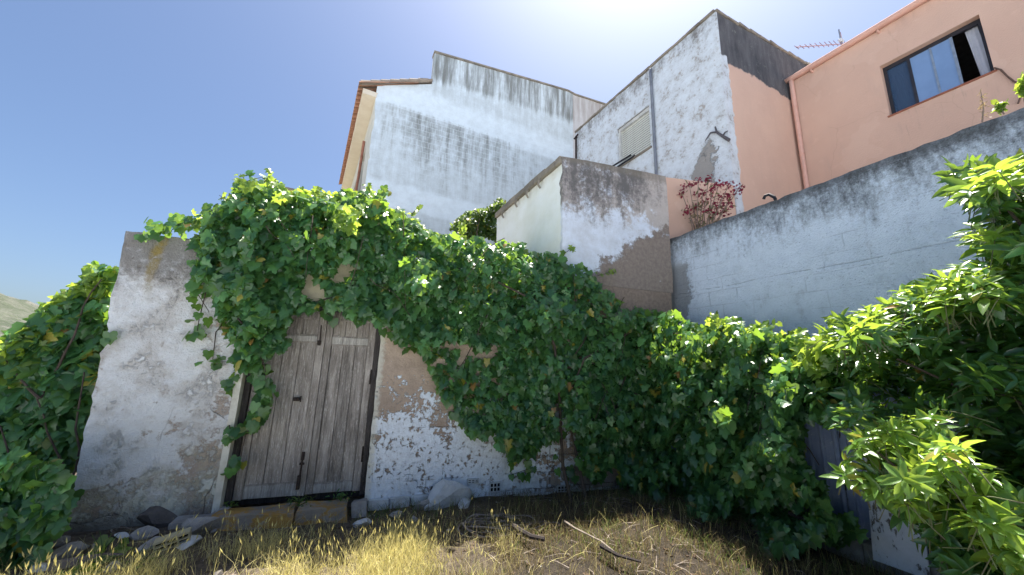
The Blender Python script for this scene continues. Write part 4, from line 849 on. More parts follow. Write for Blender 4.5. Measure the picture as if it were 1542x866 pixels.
# ---- the big grape vine
V0 = gpt(858, 768); vroot = Matrix.Translation((V0.x, V0.y, 0))
gv = thing('grape_vine', 'huge grape vine draped over the outbuilding roof, door and fence', 'vine', vroot)
main_poly = [[(300, 345), (310, 322), (346, 305), (360, 282), (402, 274), (435, 290), (500, 294), (560, 292), (600, 318), (650, 350), (700, 364), (755, 374), (800, 378), (850, 386), (882, 404), (908, 430), (935, 455), (975, 468), (1008, 485),
              (1010, 700), (985, 745), (950, 740), (925, 700), (895, 735), (880, 700), (868, 655), (835, 650), (800, 680), (770, 700), (758, 670), (740, 655), (705, 650), (722, 622), (760, 600), (752, 560), (750, 512), (700, 512), (655, 508), (650, 530),
              (610, 522), (590, 490), (560, 472), (505, 462), (455, 462), (428, 495), (432, 518), (395, 536), (374, 556), (356, 548), (350, 500), (330, 465), (322, 430), (296, 400)]]
main_hole = [[(447, 452), (445, 428), (456, 412), (474, 410), (482, 432), (505, 452)], [(492, 412), (515, 392), (535, 388), (545, 400), (530, 420), (508, 428)], [(858, 650), (850, 600), (835, 600), (835, 650)]]
vine_leaves(gv, main_poly, main_hole, 11500, FA, 0.06, 0.55, 0.105, 1.0, 230, mat_vine, GT[0], rag=9)
vine_leaves(gv, [[(300, 345), (322, 318), (350, 300), (365, 276), (400, 270), (435, 288), (560, 290), (600, 322), (700, 362), (755, 370), (850, 384), (820, 400), (700, 395), (600, 365), (520, 340), (400, 330)]], [], 3600, FA, -1.3, 0.55, 0.11, 3.0, 30, mat_vine_young_lit, GT[1], rag=9, upf=0.9, rnds=0.7, name='young_lit_foliage')  # lighter leaves along the top: sunlight put into their colour
# scattered trails hanging on the brown wall, the door and the left wall
trail_poly = [[(655, 560), (680, 535), (750, 540), (750, 600), (705, 640), (672, 600)], [(640, 500), (665, 500), (670, 560), (650, 545)]]
vine_leaves(gv, trail_poly, [], 330, FA, 0.04, 0.16, 0.10, 5.0, 0, mat_vine, GT[0], rag=12, name='wall_foliage')
def hanging(points, fr, off, n, size, spread, mat=None, keep=True):
    pts = [fr.world(px, py, off) for px, py in points]; MB().tube(pts, 0.006, 5, 0.003).build('tendril', bark, gv, Matrix())
    k = n; idx = rng.random(k) * (len(pts) - 1); P = []
    for t_ in idx:
        i = int(t_); P.append(pts[i].lerp(pts[min(i + 1, len(pts) - 1)], t_ - i))
    P = np.array(P) + rnd(k, spread); out = -np.array(fr.n); P = P + out * np.abs(rng.normal(0, .03, (k, 1)))
    return P, out * 0.8 + np.array([0, 0, .4]) + rnd(k, 0.35), np.array([0, 0, -1]) + rnd(k, .35), size * rng.uniform(.7, 1.2, k)
H = []
for pts, n_, sp in (([(395, 545), (400, 575), (398, 610), (385, 635)], 55, 0.045), ([(385, 630), (370, 655), (362, 690), (345, 720)], 16, 0.03), ([(352, 560), (348, 590)], 8, 0.03), ([(345, 640), (350, 660)], 5, .03),
                    ([(350, 470), (325, 500), (320, 545), (352, 545)], 12, 0.05), ([(310, 440), (300, 480), (295, 510)], 9, 0.05), ([(300, 400), (296, 440), (315, 470)], 22, 0.06), ([(590, 490), (600, 510), (640, 530)], 18, 0.05),
                    ([(700, 555), (680, 590), (668, 605)], 12, .04), ([(690, 615), (680, 625)], 4, .02), ([(790, 690), (800, 705), (770, 715)], 8, 0.035), ([(700, 640), (712, 655)], 4, 0.02), ([(840, 690), (875, 735)], 8, .05), ([(540, 470), (545, 490)], 5, .03), ([(490, 470), (500, 478)], 5, .03)):
    H.append(hanging(pts, FA, 0.06 if pts[0][0] > 560 or pts[0][0] < 350 else 0.02, n_, 0.105, sp))
for pts, n_, sp in (([(300, 340), (275, 336), (250, 345), (225, 350)], 46, 0.05), ([(360, 290), (358, 278), (380, 270), (405, 265)], 14, 0.05), ([(575, 320), (574, 300), (578, 286)], 14, 0.03), ([(320, 318), (312, 310)], 6, 0.04)):
    H.append(hanging(pts, FA, 0.05, n_, 0.10, sp))
hp = [np.concatenate([h[i] for h in H]) for i in range(4)]
emit_leaves(gv, 'hanging_foliage', mat_vine, hp[0], hp[1], hp[2], hp[3], GT[0], 40)
# part over the blue fence, bulging forward to the ground
fence_poly = [[(955, 470), (1010, 478), (1060, 490), (1105, 482), (1150, 498), (1205, 512), (1260, 505), (1290, 520), (1300, 600), (1250, 640), (1215, 625), (1208, 690), (1232, 745), (1290, 800), (1240, 812), (1200, 815), (1180, 842), (1120, 840), (1095, 800), (1040, 775), (985, 758), (955, 735)]]
fence_hole = [[(1205, 640), (1250, 650), (1258, 690), (1262, 740), (1238, 738), (1212, 690)], [(1200, 745), (1225, 752), (1228, 780), (1205, 770)]]
vine_leaves(gv, fence_poly, fence_hole, 8000, FN, 0.08, 0.85, 0.10, 11.0, 0, mat_vine, GT[0], rag=9, name='fence_foliage')
vine_leaves(gv, [[(1000, 482), (1060, 490), (1105, 478), (1150, 495), (1205, 503), (1290, 488), (1345, 468), (1400, 440), (1405, 480), (1300, 560), (1220, 600), (1120, 570), (1050, 540), (1000, 520)]], [], 2000, FN, -0.30, 0.7, 0.11, 13.0, 0, mat_vine_young_lit, GT[1], rag=12, upf=0.6, rnds=0.75, name='young_lit_foliage')  # lighter leaves over the fence, backlight carried by their colour
for pts in ([(1098, 500), (1100, 485), (1102, 476)], [(1140, 500), (1160, 490), (1165, 482)], [(1010, 480), (1015, 476)]):
    h = hanging(pts, FN, 0.1, 9, 0.08, 0.03); emit_leaves(gv, 'shoot', mat_vine_young_lit, *h, GT[0], 0)
# trunks and canes
def cane_path(a, b, fr, off, wob=0.03, n=9):
    P0, P1 = fr.world(*a, off), fr.world(*b, off); s = random.random() * 9
    return [P0.lerp(P1, i / (n - 1)) + Vector((mn.noise(Vector((s, i * .6, 0))), mn.noise(Vector((s, i * .6, 4))), 0)) * wob * 2 for i in range(n)]
MB().tube([FA.world(862, 775, .42), FA.world(858, 745, .36), FA.world(848, 705, .25), FA.world(845, 660, .18), FA.world(843, 600, .2), FA.world(835, 520, .3), FA.world(800, 450, .3), FA.world(700, 400, .2)], 0.026, 8, 0.014).build('trunk', bark, gv, Matrix())
MB().tube([FA.world(888, 790, .55), FA.world(882, 750, .42), FA.world(874, 710, .3), FA.world(862, 660, .2), FA.world(855, 600, .2), FA.world(880, 540, .3), FA.world(950, 500, .3)], 0.024, 8, 0.012).build('trunk', bark, gv, Matrix())
for a_, b_ in (((640, 395), (420, 330)), ((600, 420), (380, 480)), ((700, 400), (560, 470)), ((760, 420), (690, 560)), ((820, 420), (740, 520)), ((430, 330), (360, 480)), ((360, 480), (400, 560)), ((900, 480), (800, 640)), ((960, 520), (900, 680))):
    MB().tube(cane_path(a_, b_, FA, 0.15), 0.010, 5, 0.005).build('cane', bark, gv, Matrix())
for a_, b_ in (((1000, 500), (1280, 540)), ((1050, 520), (1100, 780)), ((1180, 540), (1180, 800)), ((1130, 540), (1230, 700)), ((1240, 560), (1270, 660))):
    MB().tube(cane_path(a_, b_, FN, 0.15), 0.010, 5, 0.005).build('cane', bark, gv, Matrix())
for k in range(14):                              # bare runners showing over the leaves
    x0, y0_ = random.choice([(random.uniform(380, 900), random.uniform(300, 420)), (random.uniform(820, 960), random.uniform(450, 600))]); L_ = random.uniform(60, 150); th = random.uniform(.5, 2.4); fr_ = FA
    y0_ = max(y0_, 300 + max(0, x0 - 600) * .35); pts = [fr_.world(x0 + L_ * math.cos(th) * i / 7, y0_ + L_ * math.sin(th) * i / 7 + 7 * math.sin(i * .9 + k), .36 + .12 * math.sin(i * 1.3 + k)) for i in range(8)]
    MB().tube(pts, .006, 5, .003).build('runner', bark, gv, Matrix())
for k in range(7):
    x0, y0_ = random.uniform(1020, 1200), random.uniform(510, 660); L_ = random.uniform(60, 140); th = random.uniform(.3, 2.6)
    MB().tube([FN.world(x0 + L_ * math.cos(th) * i / 7, y0_ + L_ * math.sin(th) * i / 7 + 7 * math.sin(i * .9 + k), .42 + .12 * math.sin(i * 1.3 + k)) for i in range(8)], .006, 5, .003).build('runner', bark, gv, Matrix())
# young shoots standing out of the outline
for px, py, tx, ty in ((372, 280, 362, 262), (398, 274, 410, 258), (470, 294, 478, 280), (545, 292, 556, 280), (576, 300, 574, 282), (620, 322, 632, 308), (690, 350, 700, 334), (300, 340, 284, 326), (345, 305, 330, 294), (845, 384, 862, 372), (900, 415, 925, 408)):
    h = hanging([(px, py), ((px + tx) / 2 + 2, (py + ty) / 2), (tx, ty)], FA, 0.1, 9, 0.075, 0.025); emit_leaves(gv, 'shoot', mat_vine_young_lit, *h, GT[2], 0)
# ---- vine on the left, beyond the end of the wall
FL = Frame(-4.75, 3.9, 22)
lv = thing('left_vine', 'dense dark grape vine heaped against the left end of the limewashed wall', 'vine', Matrix.Translation((-4.9, 3.7, 0)))
left_poly = [[(-60, 560), (-20, 545), (20, 505), (55, 470), (90, 450), (118, 425), (140, 402), (176, 392), (172, 420), (160, 450), (160, 500), (150, 540), (140, 600), (120, 660), (100, 720), (100, 745), (95, 790), (80, 830), (40, 860), (20, 900), (-60, 900)]]
vine_leaves(lv, left_poly, [], 4200, FL, 0.0, -0.9, 0.13, 21.0, 270, mat_vine, GT[0], rag=9)
vine_leaves(lv, [[(-60, 560), (20, 505), (60, 468), (118, 425), (140, 402), (176, 392), (165, 430), (120, 470), (60, 540), (0, 600), (-60, 620)]], [], 420, FL, 0.0, -0.8, 0.12, 23.0, 30, mat_vine_young_lit, GT[1], rag=12, upf=0.9, rnds=0.7, name='young_lit_foliage')  # lighter leaves on the upper part, sunlight painted by colour
FL2 = Frame(*(FL.o - FL.n * 0.95).to_tuple()[:2], 22)
vine_leaves(lv, [[(-60, 680), (80, 700), (102, 750), (92, 790), (70, 830), (45, 862), (-60, 900)]], [], 900, FL2, 0.0, -0.7, 0.115, 27.0, 0, mat_vine, GT[0], rag=9)
for a_, b_ in (((120, 800), (60, 600)), ((60, 600), (150, 420)), ((40, 840), (0, 640)), ((60, 600), (0, 540)), ((100, 800), (130, 560))):
    MB().tube(cane_path(a_, b_, FL, 0.0), 0.014, 6, 0.006).build('cane', bark, lv, Matrix())
P = np.array([FA.world(*q, .06) for q in ((165, 503), (112, 742), (158, 512))]); emit_leaves(lv, 'x', mat_vine, P, -np.array(FA.n) + rnd(3, .2), np.array([0, 0, -1]) + rnd(3, .2), np.array([.13, .14, .08]), GT[0], 3)
# ---- shrub behind the roof against the annex side
sv = thing('rooftop_shrub', 'small leafy shrub on the roof against the cream side of the annex', 'shrub', Matrix.Translation(FS.world(720, 350, 0.3)))
FV = Frame(*FS.world(720, 350, 0.2).to_tuple()[:2], 10)
vine_leaves(sv, [[(678, 350), (686, 326), (705, 316), (730, 316), (745, 304), (762, 300), (752, 330), (748, 358), (700, 360)]], [], 1500, FV, -0.6, 0.3, 0.085, 31.0, 0, mat_ivy, GT[1], rag=5, upf=0.9, rnds=0.8, name='foliage')
MB().tube([FV.world(720, 372, 0), FV.world(718, 350, 0), FV.world(722, 330, 0)], 0.02, 6, 0.01).build('stem', bark, sv, Matrix())
# ---- citrus hedge on the right: whorls of long leaves at the ends of shoots
def whorls(polys, holes, n, fr, b0, b1, lean, leaf, seed, per=7, rag=8, clump=0.015):
    P, x, y, b, u_ = scatter(polys, holes, n, fr, b0, b1, seed, rag, clump); k = len(P)
    D = norm(np.array(lean) + rnd(k, 0.45)); LP = []; LN = []; LTp = []; LS = []; KK = []
    for i in range(k):
        d = D[i]; a_ = np.cross(d, [0.3, 0.5, 0.8]); a_ /= np.linalg.norm(a_); c_ = np.cross(d, a_); ph0 = rng.random() * 6.28; m_ = per + rng.integers(-2, 3); L_ = leaf * rng.uniform(.7, 1.2)
        for j in range(m_):
            th = ph0 + j * 2.4; rd = a_ * math.cos(th) + c_ * math.sin(th); f_ = j / m_; el = 0.25 + 0.9 * f_
            tip = rd * (1.15 - 0.7 * f_) + d * el * 0.9; LP.append(P[i] + d * L_ * 0.6 * (f_ - 0.6)); LTp.append(tip + rng.normal(0, .12, 3)); LN.append(d * 1.0 - rd * 0.35 * f_ + rng.normal(0, .15, 3)); LS.append(L_ * (1.05 - .35 * f_) * rng.uniform(.85, 1.1)); KK.append(b[i])
    return np.array(LP), np.array(LN), np.array(LTp), np.array(LS), np.array(KK), P, D
def twigs(root, P, D, L_, idx):
    m = MB()
    for i in idx: 
        p = Vector(P[i]); d = Vector(D[i]); m.tube([p - d * L_ - Vector((0, 0, .02)), p - d * L_ * .4, p], 0.0035, 4, 0.002, cap=False)
    o = m.build('twig', bpy.data.materials['green twig'], root, Matrix()); o['kind'] = 'stuff'
FH = plane_rot(3.9, -63.5); FF = plane_rot(3.15, -63.5)
ch = thing('citrus_tree', 'tall dark glossy citrus tree rising at the right edge beside the grey wall', 'tree', Matrix.Translation(Vector((3.9, 1.9, 0))))
tree_poly = [[(1850, 300), (1800, 200), (1650, 215), (1542, 262), (1515, 262), (1490, 250), (1462, 248), (1440, 262), (1442, 285), (1475, 300), (1488, 325), (1510, 335), (1850, 400)], [(1850, 345), (1600, 345), (1490, 352), (1462, 345), (1470, 370), (1512, 380), (1480, 395), (1450, 405), (1445, 420), (1400, 430), (1345, 450), (1305, 472), (1262, 494), (1225, 515), (1225, 600), (1262, 640), (1330, 640), (1400, 625), (1450, 640), (1470, 700), (1850, 760)], [(1470, 640), (1850, 700), (1850, 1000), (1440, 900), (1420, 850), (1500, 800)]]
lp, ln, lt, ls, kk, PP, DD = whorls(tree_poly, [], 2300, FH, -0.5, 0.55, (-0.35, -0.3, 0.55), 0.135, 41.0)
emit_leaves(ch, 'foliage', mat_laurel, lp, ln, lt, ls, LT, 240, key=ls * (1 + kk) * ((lp @ np.array(CRT)) / (lp @ np.array(CF)) < 1.36)); twigs(ch, PP, DD, 0.2, range(0, len(PP), 3))
lp, ln, lt, ls, kk, PP, DD = whorls([[(1440, 262), (1462, 246), (1490, 248), (1560, 258), (1560, 275), (1470, 285)], [(1462, 345), (1512, 352), (1500, 372), (1470, 368)], [(1450, 405), (1560, 400), (1560, 440), (1460, 450), (1400, 470), (1300, 500), (1235, 530), (1240, 505), (1305, 470), (1400, 430)]], [], 210, FH, -0.4, 0.55, (-0.4, -0.2, 0.7), 0.14, 43.0)
emit_leaves(ch, 'young_lit_foliage', mat_laurel_young, lp, ln, lt, ls, LT, 60, key=ls * (1 + kk)); twigs(ch, PP, DD, 0.2, range(len(PP)))
tb = MB(); base = Vector((3.95, 1.95, -0.1))
for q, r in (((1500, 450), .035), ((1560, 300), .03), ((1350, 540), .028), ((1450, 560), .03), ((1480, 270), .02)):
    e_ = FH.world(*q, 0.0); s_ = base + Vector((random.uniform(-.1, .1), random.uniform(-.05, .2), 0.7)); tb.tube([base, base.lerp(s_, .6), s_, s_.lerp(e_, .5) + Vector((0, 0, .12)), e_], r, 7, 0.008)
tb.build('trunk', bark, ch, Matrix())
for q in ((1480, 300), (1502, 305), (1462, 292), (1520, 296)):          # small green fruit
    p = FH.world(*q, 0.35); bm = bmesh.new(); bmesh.ops.create_icosphere(bm, subdivisions=2, radius=0.028); m = MB(); bm.verts.ensure_lookup_table(); m.add([v.co + p for v in bm.verts], [[v.index for v in f.verts] for f in bm.faces]); bm.free(); m.build('fruit', simple('green rind', (0.04, 0.10, 0.025), 0.4), ch, Matrix(), smooth=True)
bs = thing('bright_shrub', 'sunlit light green shrub with long pointed leaves in front of the blue fence', 'shrub', Matrix.Translation(Vector((3.1, 1.9, 0))))
shrub_poly = [[(1262, 700), (1275, 668), (1305, 640), (1345, 632), (1420, 630), (1440, 665), (1450, 700), (1500, 720), (1545, 760), (1600, 790), (1600, 840), (1500, 845), (1470, 800), (1420, 780), (1375, 760), (1310, 745), (1285, 725)]]
lp, ln, lt, ls, kk, PP, DD = whorls(shrub_poly, [], 190, FF, -0.25, 0.35, (-0.45, -0.35, 0.6), 0.115, 51.0, per=9)
emit_leaves(bs, 'young_lit_foliage', mat_laurel_young, lp, ln, lt, ls, LT, 240, key=ls * (1 + kk)); twigs(bs, PP, DD, 0.2, range(len(PP)))
lp, ln, lt, ls, kk, PP, DD = whorls([[(1300, 690), (1400, 660), (1450, 720), (1545, 770), (1650, 800), (1650, 950), (1470, 910), (1430, 850), (1400, 810), (1325, 765)]], [], 200, FF, -0.45, 0.05, (-0.4, -0.35, 0.5), 0.13, 53.0)
emit_leaves(bs, 'foliage', mat_laurel, lp, ln, lt, ls, LT, 60, key=ls * (1 + kk)); twigs(bs, PP, DD, 0.2, range(len(PP)))
tb = MB(); base = Vector((3.05, 1.75, -0.1))
for q in ((1400, 700), (1320, 680), (1480, 780), (1360, 730)):
    e_ = FF.world(*q, 0.0); tb.tube([base, base + Vector((0, .05, .35)), base.lerp(e_, .5) + Vector((0, 0, .12)), e_], .02, 6, 0.006)
tb.build('stem', bark, bs, Matrix())
# ---- oleander with dark red flowers on the terrace
FO = plane_rot(6.05, -63.5); o0 = FO.world(1056, 345)
ol = thing('flowering_shrub', 'bare-stemmed shrub with dark red flowers on top of the grey wall', 'shrub', Matrix.Translation((o0.x, o0.y, 3.7)))
ends = [(1022, 312), (1030, 296), (1040, 285), (1052, 280), (1066, 278), (1080, 284), (1092, 286), (1106, 289), (1098, 298), (1085, 300), (1070, 292), (1058, 295), (1044, 300), (1034, 306), (1060, 308), (1076, 310), (1090, 312), (1050, 316), (1026, 302), (1068, 320), (1040, 320), (1085, 322)]
stm = simple('pinkish stem', (0.30, 0.22, 0.18), 0.8, (0.20, 0.15, 0.12), 10); fl = leafmat('red flower', (0.26, 0.025, 0.055), (0.16, 0.03, 0.05), (0.35, 0.05, 0.10), 0.3, 0.6, 0, 0.2, brown=(0.25, 0.05, 0.05)); ml = leafmat('olive leaf', (0.10, 0.10, 0.05), (0.16, 0.14, 0.07), (0.25, 0.25, 0.08), 0.3)
LP = []; FPs = []; bo_ = Vector((o0.x, o0.y, 3.7))
for i, q in enumerate(ends):
    dp = random.uniform(-.25, .25); e_ = FO.world(1056 + (q[0] - 1056) * 1.12, 345 + (q[1] - 345) * 1.1, dp); mid = bo_.lerp(e_, .5) + Vector((random.uniform(-.08, .08), 0, 0.0)); m = MB().tube([bo_ + Vector((random.uniform(-.05, .05), 0, 0)), mid, e_], .014, 5, .006)
    m.build('stem', stm, ol, Matrix())
    for k in range(24): FPs.append(e_ + Vector((random.gauss(0, .055), random.gauss(0, .055), random.gauss(0, .035))))
    for k in range(9): LP.append(mid.lerp(e_, random.random()) + Vector((random.gauss(0, .05), random.gauss(0, .05), random.gauss(0, .05))))
FPs = np.array(FPs); LP = np.array(LP)
emit_leaves(ol, 'flower_petals', fl, FPs, rnd(len(FPs), 1), rnd(len(FPs), 1), rng.uniform(.03, .055, len(FPs)), GT[1], 0)
emit_leaves(ol, 'foliage', ml, LP, rnd(len(LP), 1), rnd(len(LP), 1), rng.uniform(.08, .12, len(LP)), LT2, 0)
# dry stalk and yellow weed on the wall top, right
ds = thing('dry_stalk', 'pale dry flower stalk standing on the wall top under the window', 'plant', Matrix.Translation(FR.world(1478, 182, -0.1)))
MB().tube([FR.world(*q, -0.1) for q in ((1479, 184), (1481, 165), (1479, 150), (1477, 138))], .007, 5, .003).build('stem', stm, ds, Matrix())
P = np.array([FR.world(1479 + random.gauss(0, 3), random.uniform(138, 180), -0.1) for _ in range(46)]); emit_leaves(ds, 'dry_leaves', leafmat('dry leaf', (0.40, 0.30, 0.17), (0.30, 0.2, 0.12), (0.4, 0.3, 0.15), .3), P, rnd(46, 1), rnd(46, 1), rng.uniform(.02, .05, 46), LT2, 0)
yw = thing('yellow_weed', 'bright yellow green weed on the wall top right of the dry stalk', 'plant', Matrix.Translation(FR.world(1510, 172, -0.1)))
MB().tube([FR.world(*q, -0.1) for q in ((1512, 172), (1508, 164), (1503, 158))], .006, 5, .003).build('stem', stm, yw, Matrix())
P = np.array([FR.world(1505 + random.gauss(0, 5), 161 + random.gauss(0, 4), -0.1) for _ in range(40)]); emit_leaves(yw, 'foliage', mat_vine_young_lit, P, rnd(40, 1), rnd(40, 1), rng.uniform(.03, .055, 40), GT[0], 0)
yw = thing('wall_creeper', 'sprig of pale leaves at the far right end of the wall top', 'plant', Matrix.Translation(FR.world(1545, 160, -0.1)))
P = np.array([FR.world(1543 + random.gauss(0, 5), 133 + random.gauss(0, 10), -0.1) for _ in range(40)]); emit_leaves(yw, 'foliage', mat_vine_young_lit, P, rnd(40, 1), rnd(40, 1), rng.uniform(.04, .07, 40), GT[0], 0)
MB().tube([FR.world(*q, -0.1) for q in ((1546, 165), (1542, 150), (1543, 130))], .006, 5, .003).build('stem', stm, yw, Matrix())
# ================================================================= GRASS, WEEDS, LITTER
def blades(name, mat, pts, hgt, wid, lean, head=0.0, seg=3):
    n = len(pts); ang = rng.uniform(0, 6.28, n); la = rng.uniform(0, 6.28, n); H_ = hgt * rng.uniform(.55, 1.25, n); lz = lean * rng.uniform(.1, 1.2, n)
    side = np.stack([np.cos(ang), np.sin(ang), np.zeros(n)], -1); ld = np.stack([np.cos(la), np.sin(la), np.zeros(n)], -1); V = []; 
    for k in range(seg + 1):
        f_ = k / seg; c = pts + ld * (lz * f_ ** 1.8 * H_)[:, None] + np.array([0, 0, 1]) * (H_ * f_ * (1 - 0.25 * lz * f_))[:, None]
        w_ = wid * (1 - f_ * 0.75); 
        V += [c - side * w_ / 2, c + side * w_ / 2]
    V = np.stack(V, 1); nv = V.shape[1]; fc = [(2 * k, 2 * k + 1, 2 * k + 3, 2 * k + 2) for k in range(seg)]
    if head:
        tip = (V[:, -1] + V[:, -2]) / 2; hd = norm(ld * lz[:, None] + np.array([0, 0, .8])); s2 = side
        hw = head * .10; ex = np.stack([tip + hd * head * .35 - s2 * hw, tip + hd * head * .35 + s2 * hw, tip + hd * head, tip - hd * head * .1, tip + hd * head * .35 + np.cross(s2, hd) * hw, tip + hd * head * .35 - np.cross(s2, hd) * hw], 1)
        V = np.concatenate([V, ex], 1); b = nv; fc += [(b + 3, b + 1, b + 2, b), (b + 3, b + 4, b + 2, b + 5)]; nv += 6
    allf = (np.array([q for q in fc])[None] + (np.arange(n) * nv)[:, None, None]).reshape(-1, 4)
    me = bpy.data.meshes.new(name); me.from_pydata(V.reshape(-1, 3).tolist(), [], allf.tolist()); me.materials.append(mat); me.update(); o = mesh_obj(name, me, mat); o['kind'] = 'stuff'; return o
def wall_dist(x, y):  # distance in front of the outbuilding wall
    return -((x - FA.o.x) * FA.n.x + (y - FA.o.y) * FA.n.y)
def fence_dist(x, y): return -((x - FN.o.x) * FN.n.x + (y - FN.o.y) * FN.n.y)
def field(n, prob, lo=(-5, 1.6), hi=(4.5, 6.2)):
    x = rng.uniform(lo[0], hi[0], n); y = rng.uniform(lo[1], hi[1], n); d = wall_dist(x, y); e = fence_dist(x, y)
    nz = noise2(x, y, 1.6, 3.0); nf = noise2(x, y, 6.0, 8.0); p = prob(x, y, d, e, nz, nf); ok = (rng.random(n) < p) & (d > .05) & (e > .12); x, y = x[ok], y[ok]
    return np.array([(a, b, gh(a, b) - 0.005) for a, b in zip(x, y)])
sm = lambda v, a, b: np.clip((v - a) / (b - a), 0, 1)
straw = leafmat('dry straw', (0.60, 0.52, 0.22), (0.74, 0.66, 0.30), (0.78, 0.70, 0.28), 0.42, 0.7, 0, 0.2, brown=(0.5, 0.4, 0.2)); straw_d = leafmat('shaded straw', (0.085, 0.065, 0.04), (0.18, 0.14, 0.08), (0.35, 0.28, 0.12), 0.3, 0.8, 0, 0.1, brown=(.2, .12, .06)); grn = leafmat('weed green', (0.06, 0.12, 0.03), (0.12, 0.17, 0.05), (0.25, 0.35, 0.08), 0.4, 0.6, .05, 0.2)  # withered-grass straw kept dark: shade put into its colour
P = field(120000, lambda x, y, d, e, nz, nf: sm(d + nz * .4, .65, 1.15) * sm(-x, -0.2, 0.5) * sm(x, -3.9, -3.3) * np.clip(.25 + nz * 2.6 + nf * .7, .03, 1) + .03 * sm(d, .3, .6))
tag(blades('dry_grass', straw, P, 0.19, 0.0035, .6, seg=3), 'sunlit straw yellow grass along the bottom of the yard', 'grass')
P = field(12000, lambda x, y, d, e, nz, nf: sm(d, .7, 1.2) * sm(-x, -0.2, 0.5) * sm(x, -3.9, -3.2) * np.clip(.5 + nz * 1.5, .05, 1))
tag(blades('seeding_grass', straw, P, 0.27, 0.0025, .5, head=0.05), 'tall seed heads of wild oats standing in the dry grass', 'grass')
P = field(110000, lambda x, y, d, e, nz, nf: sm(x, -3.4, -2.0) * (.25 + .75 * sm(x, -1.2, 0)) * np.clip(.6 + nz + nf, 0.10, 1))
tag(blades('withered_grass', straw_d, P, 0.13, 0.004, 1.1), 'short withered grass in the shade of the vine', 'grass')
P = field(40000, lambda x, y, d, e, nz, nf: (sm(x, -2.2, -1.2) * .35 + .6 * sm(x, 0.4, 1.2)) * np.clip(.3 + nz * 1.6 + nf * .8, 0, 1) + sm(x, -1.8, -1.5) * sm(-x, .2, .8) * sm(-d, -.5, -.2) * .8)
tag(blades('green_weeds', grn, P, 0.11, 0.006, .7), 'low green weeds at the foot of the wall and under the vine', 'weeds')
P = field(9000, lambda x, y, d, e, nz, nf: np.clip(.35 + nf, 0, 1)); k = len(P)
lit = leafmat('leaf litter', (0.12, 0.085, 0.06), (0.07, 0.05, 0.035), (0.2, 0.12, 0.05), .1, .9, 0, .1)
lt_root = thing('leaf_litter', 'brown fallen leaves and straw strewn over the yard soil', 'litter'); 
emit_leaves(lt_root, 'fallen_leaves', lit, P + np.array([0, 0, .012]), np.array([0, 0, 1]) + rnd(k, .4), rnd(k, 1) * np.array([1, 1, .2]), rng.uniform(.015, .05, k), GT[1], 0)
tw = MB()
for q in field(1500, lambda x, y, d, e, nz, nf: np.clip(.6 + nf, 0, 1) * ((d < 1.6) * .3 + .8 * sm(x, -.4, .3))):
    th = random.uniform(0, 6.28); L_ = random.uniform(.06, .3); d_ = Vector((math.cos(th), math.sin(th), 0)); q = Vector(q); tw.tube([q - d_ * L_ / 2 + Vector((0, 0, .015)), q + Vector((random.uniform(-.02, .02), 0, .03)), q + d_ * L_ / 2 + Vector((0, 0, .015))], .004, 4, .002)
tw = tw.build('dry_twigs', cane); tag(tw, 'scattered dry twigs on the soil below the wall', 'twigs', kind='stuff')
P = field(26000, lambda x, y, d, e, nz, nf: sm(x, -3.9, -3.0) * sm(d, .3, .9) * (.08 + .92 * sm(-x, -0.2, 0.6)) * np.clip(.3 + nz * 1.8 + nf, 0.06, 1))
P[:, 2] += rng.uniform(0, .035, len(P)); tag(blades('matted_straw', straw, P, 0.10, 0.0045, 3.2), 'flattened matted straw between the standing grass', 'straw')
# crumbs of plaster and pebbles on the soil
cr = MB(); n_ = 0
for q in field(2600, lambda x, y, d, e, nz, nf: (np.clip(.2 + nf, 0, 1) * .35 + sm(-d, -.45, -.05) * sm(-x, -1.2, -.8)) * sm(x, -4.4, -3.9)):
    r_ = random.uniform(.006, .022) * (1 if random.random() < .93 else 1.9); vs = [Vector((random.gauss(0, 1), random.gauss(0, 1), random.gauss(0, .6))).normalized() * r_ + Vector(q) + Vector((0, 0, r_ * .4)) for _ in range(6)]
    cr.add(vs, [(0, 1, 2), (0, 2, 3), (0, 3, 4), (0, 4, 1), (5, 2, 1), (5, 3, 2), (5, 4, 3), (5, 1, 4)])
tag(cr.build('plaster_crumbs', simple('crumbled plaster', (0.50, 0.47, 0.43), 0.95, (0.26, 0.22, 0.18), 1.5)), 'crumbs of fallen plaster and pebbles scattered over the soil', 'rubble', kind='stuff')
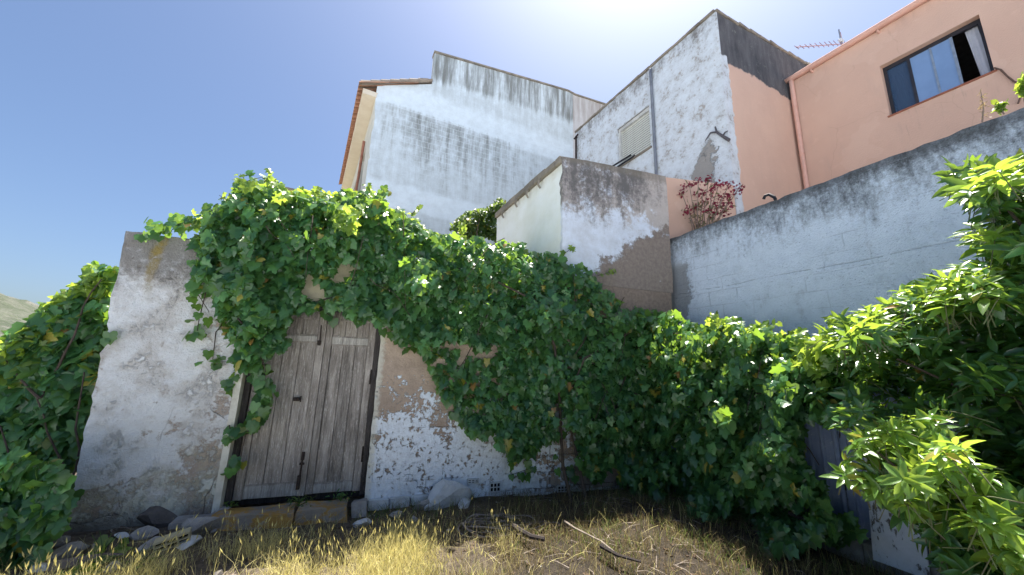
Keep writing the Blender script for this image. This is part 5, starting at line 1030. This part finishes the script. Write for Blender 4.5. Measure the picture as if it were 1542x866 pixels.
STL = ['small rough stone at the bottom left edge under the left vine', 'grey chip of stone between the left vine and the limewashed wall', 'small grey stone just outside the left corner of the limewashed wall', 'pale small stone leaning on the foot of the limewashed wall', 'small grey stone between the pale chip and the dark rounded stone',
       'small grey stone in front of the dark rounded stone', 'pale small stone touching the right end of the hollow brick', 'small grey stone in front of the flat dark stone', 'small grey stone in front of the left end of the ochre step', 'pale small stone in front of the grey block at the right door jamb', 'small grey stone below the whitewashed bricks',
       'small grey stone beside the flat stone below the boulder', 'pale small stone at the right side of the boulder', 'small grey stone among the seed heads left of the young vine shoot']
for i, (px_, py_) in enumerate(((60, 845), (85, 812), (150, 815), (185, 800), (215, 800), (232, 815), (285, 812), (318, 792), (345, 785), (545, 775), (600, 765), (625, 772), (700, 755), (170, 845))):
    sz_ = random.uniform(.04, .085); place_stone(px_, py_, (sz_ * 1.3, sz_, sz_ * .7), 30 + i * 1.7, m_gry if i % 3 else m_lt, STL[i], random.uniform(0, 3), 0, 'stone', -sz_ * .12, 'small stones along the foot of the wall')
# young green weeds by the step and lower left
def weed(px, py, n, sp, h, label, mat, size, frm=None):
    p = gpt(px, py, 0.0) if frm is None else frm; t_ = thing('weed', label, 'weed', Matrix.Translation((p.x, p.y, gh(p.x, p.y) if frm is None else p.z)))
    P = np.array([(p.x + random.gauss(0, sp), p.y + random.gauss(0, sp * .6), (gh(p.x, p.y) if frm is None else p.z) + random.uniform(.0, h)) for _ in range(n)])
    for k in range(4): MB().tube([p + Vector((0, 0, 0)), p + Vector((random.gauss(0, sp), random.gauss(0, sp * .5), h))], .004, 4, .002).build('stem', grn, t_, Matrix())
    emit_leaves(t_, 'foliage', mat, P, np.array([0, -.3, .8]) + rnd(n, .5), rnd(n, 1), size * rng.uniform(.6, 1.2, n), GT[0] if size > .06 else LT, min(n, 14))
weed(450, 765, 60, .07, .09, 'small green weed growing below the door bolt', mat_ivy, .04, FA.world(450, 762, .12))
weed(512, 752, 50, .06, .09, 'small ivy sprig climbing the foot of the right door leaf', mat_vine, .045, FA.world(513, 755, .06))
weed(155, 830, 16, .10, .12, 'bright young vine shoot at the lower left foot of the wall', mat_vine_young_lit, .10)
weed(120, 862, 10, .05, .10, 'yellow green sprig at the bottom left edge', mat_vine_young_lit, .09)
weed(345, 765, 26, .03, .05, 'tiny weed in the gap at the left door jamb', mat_ivy, .04, FA.world(348, 762, .10))
weed(200, 850, 60, .14, .10, 'low green weed in the litter left of the dry grass', mat_ivy, .05)
for o in scene.objects: o.select_set(False)
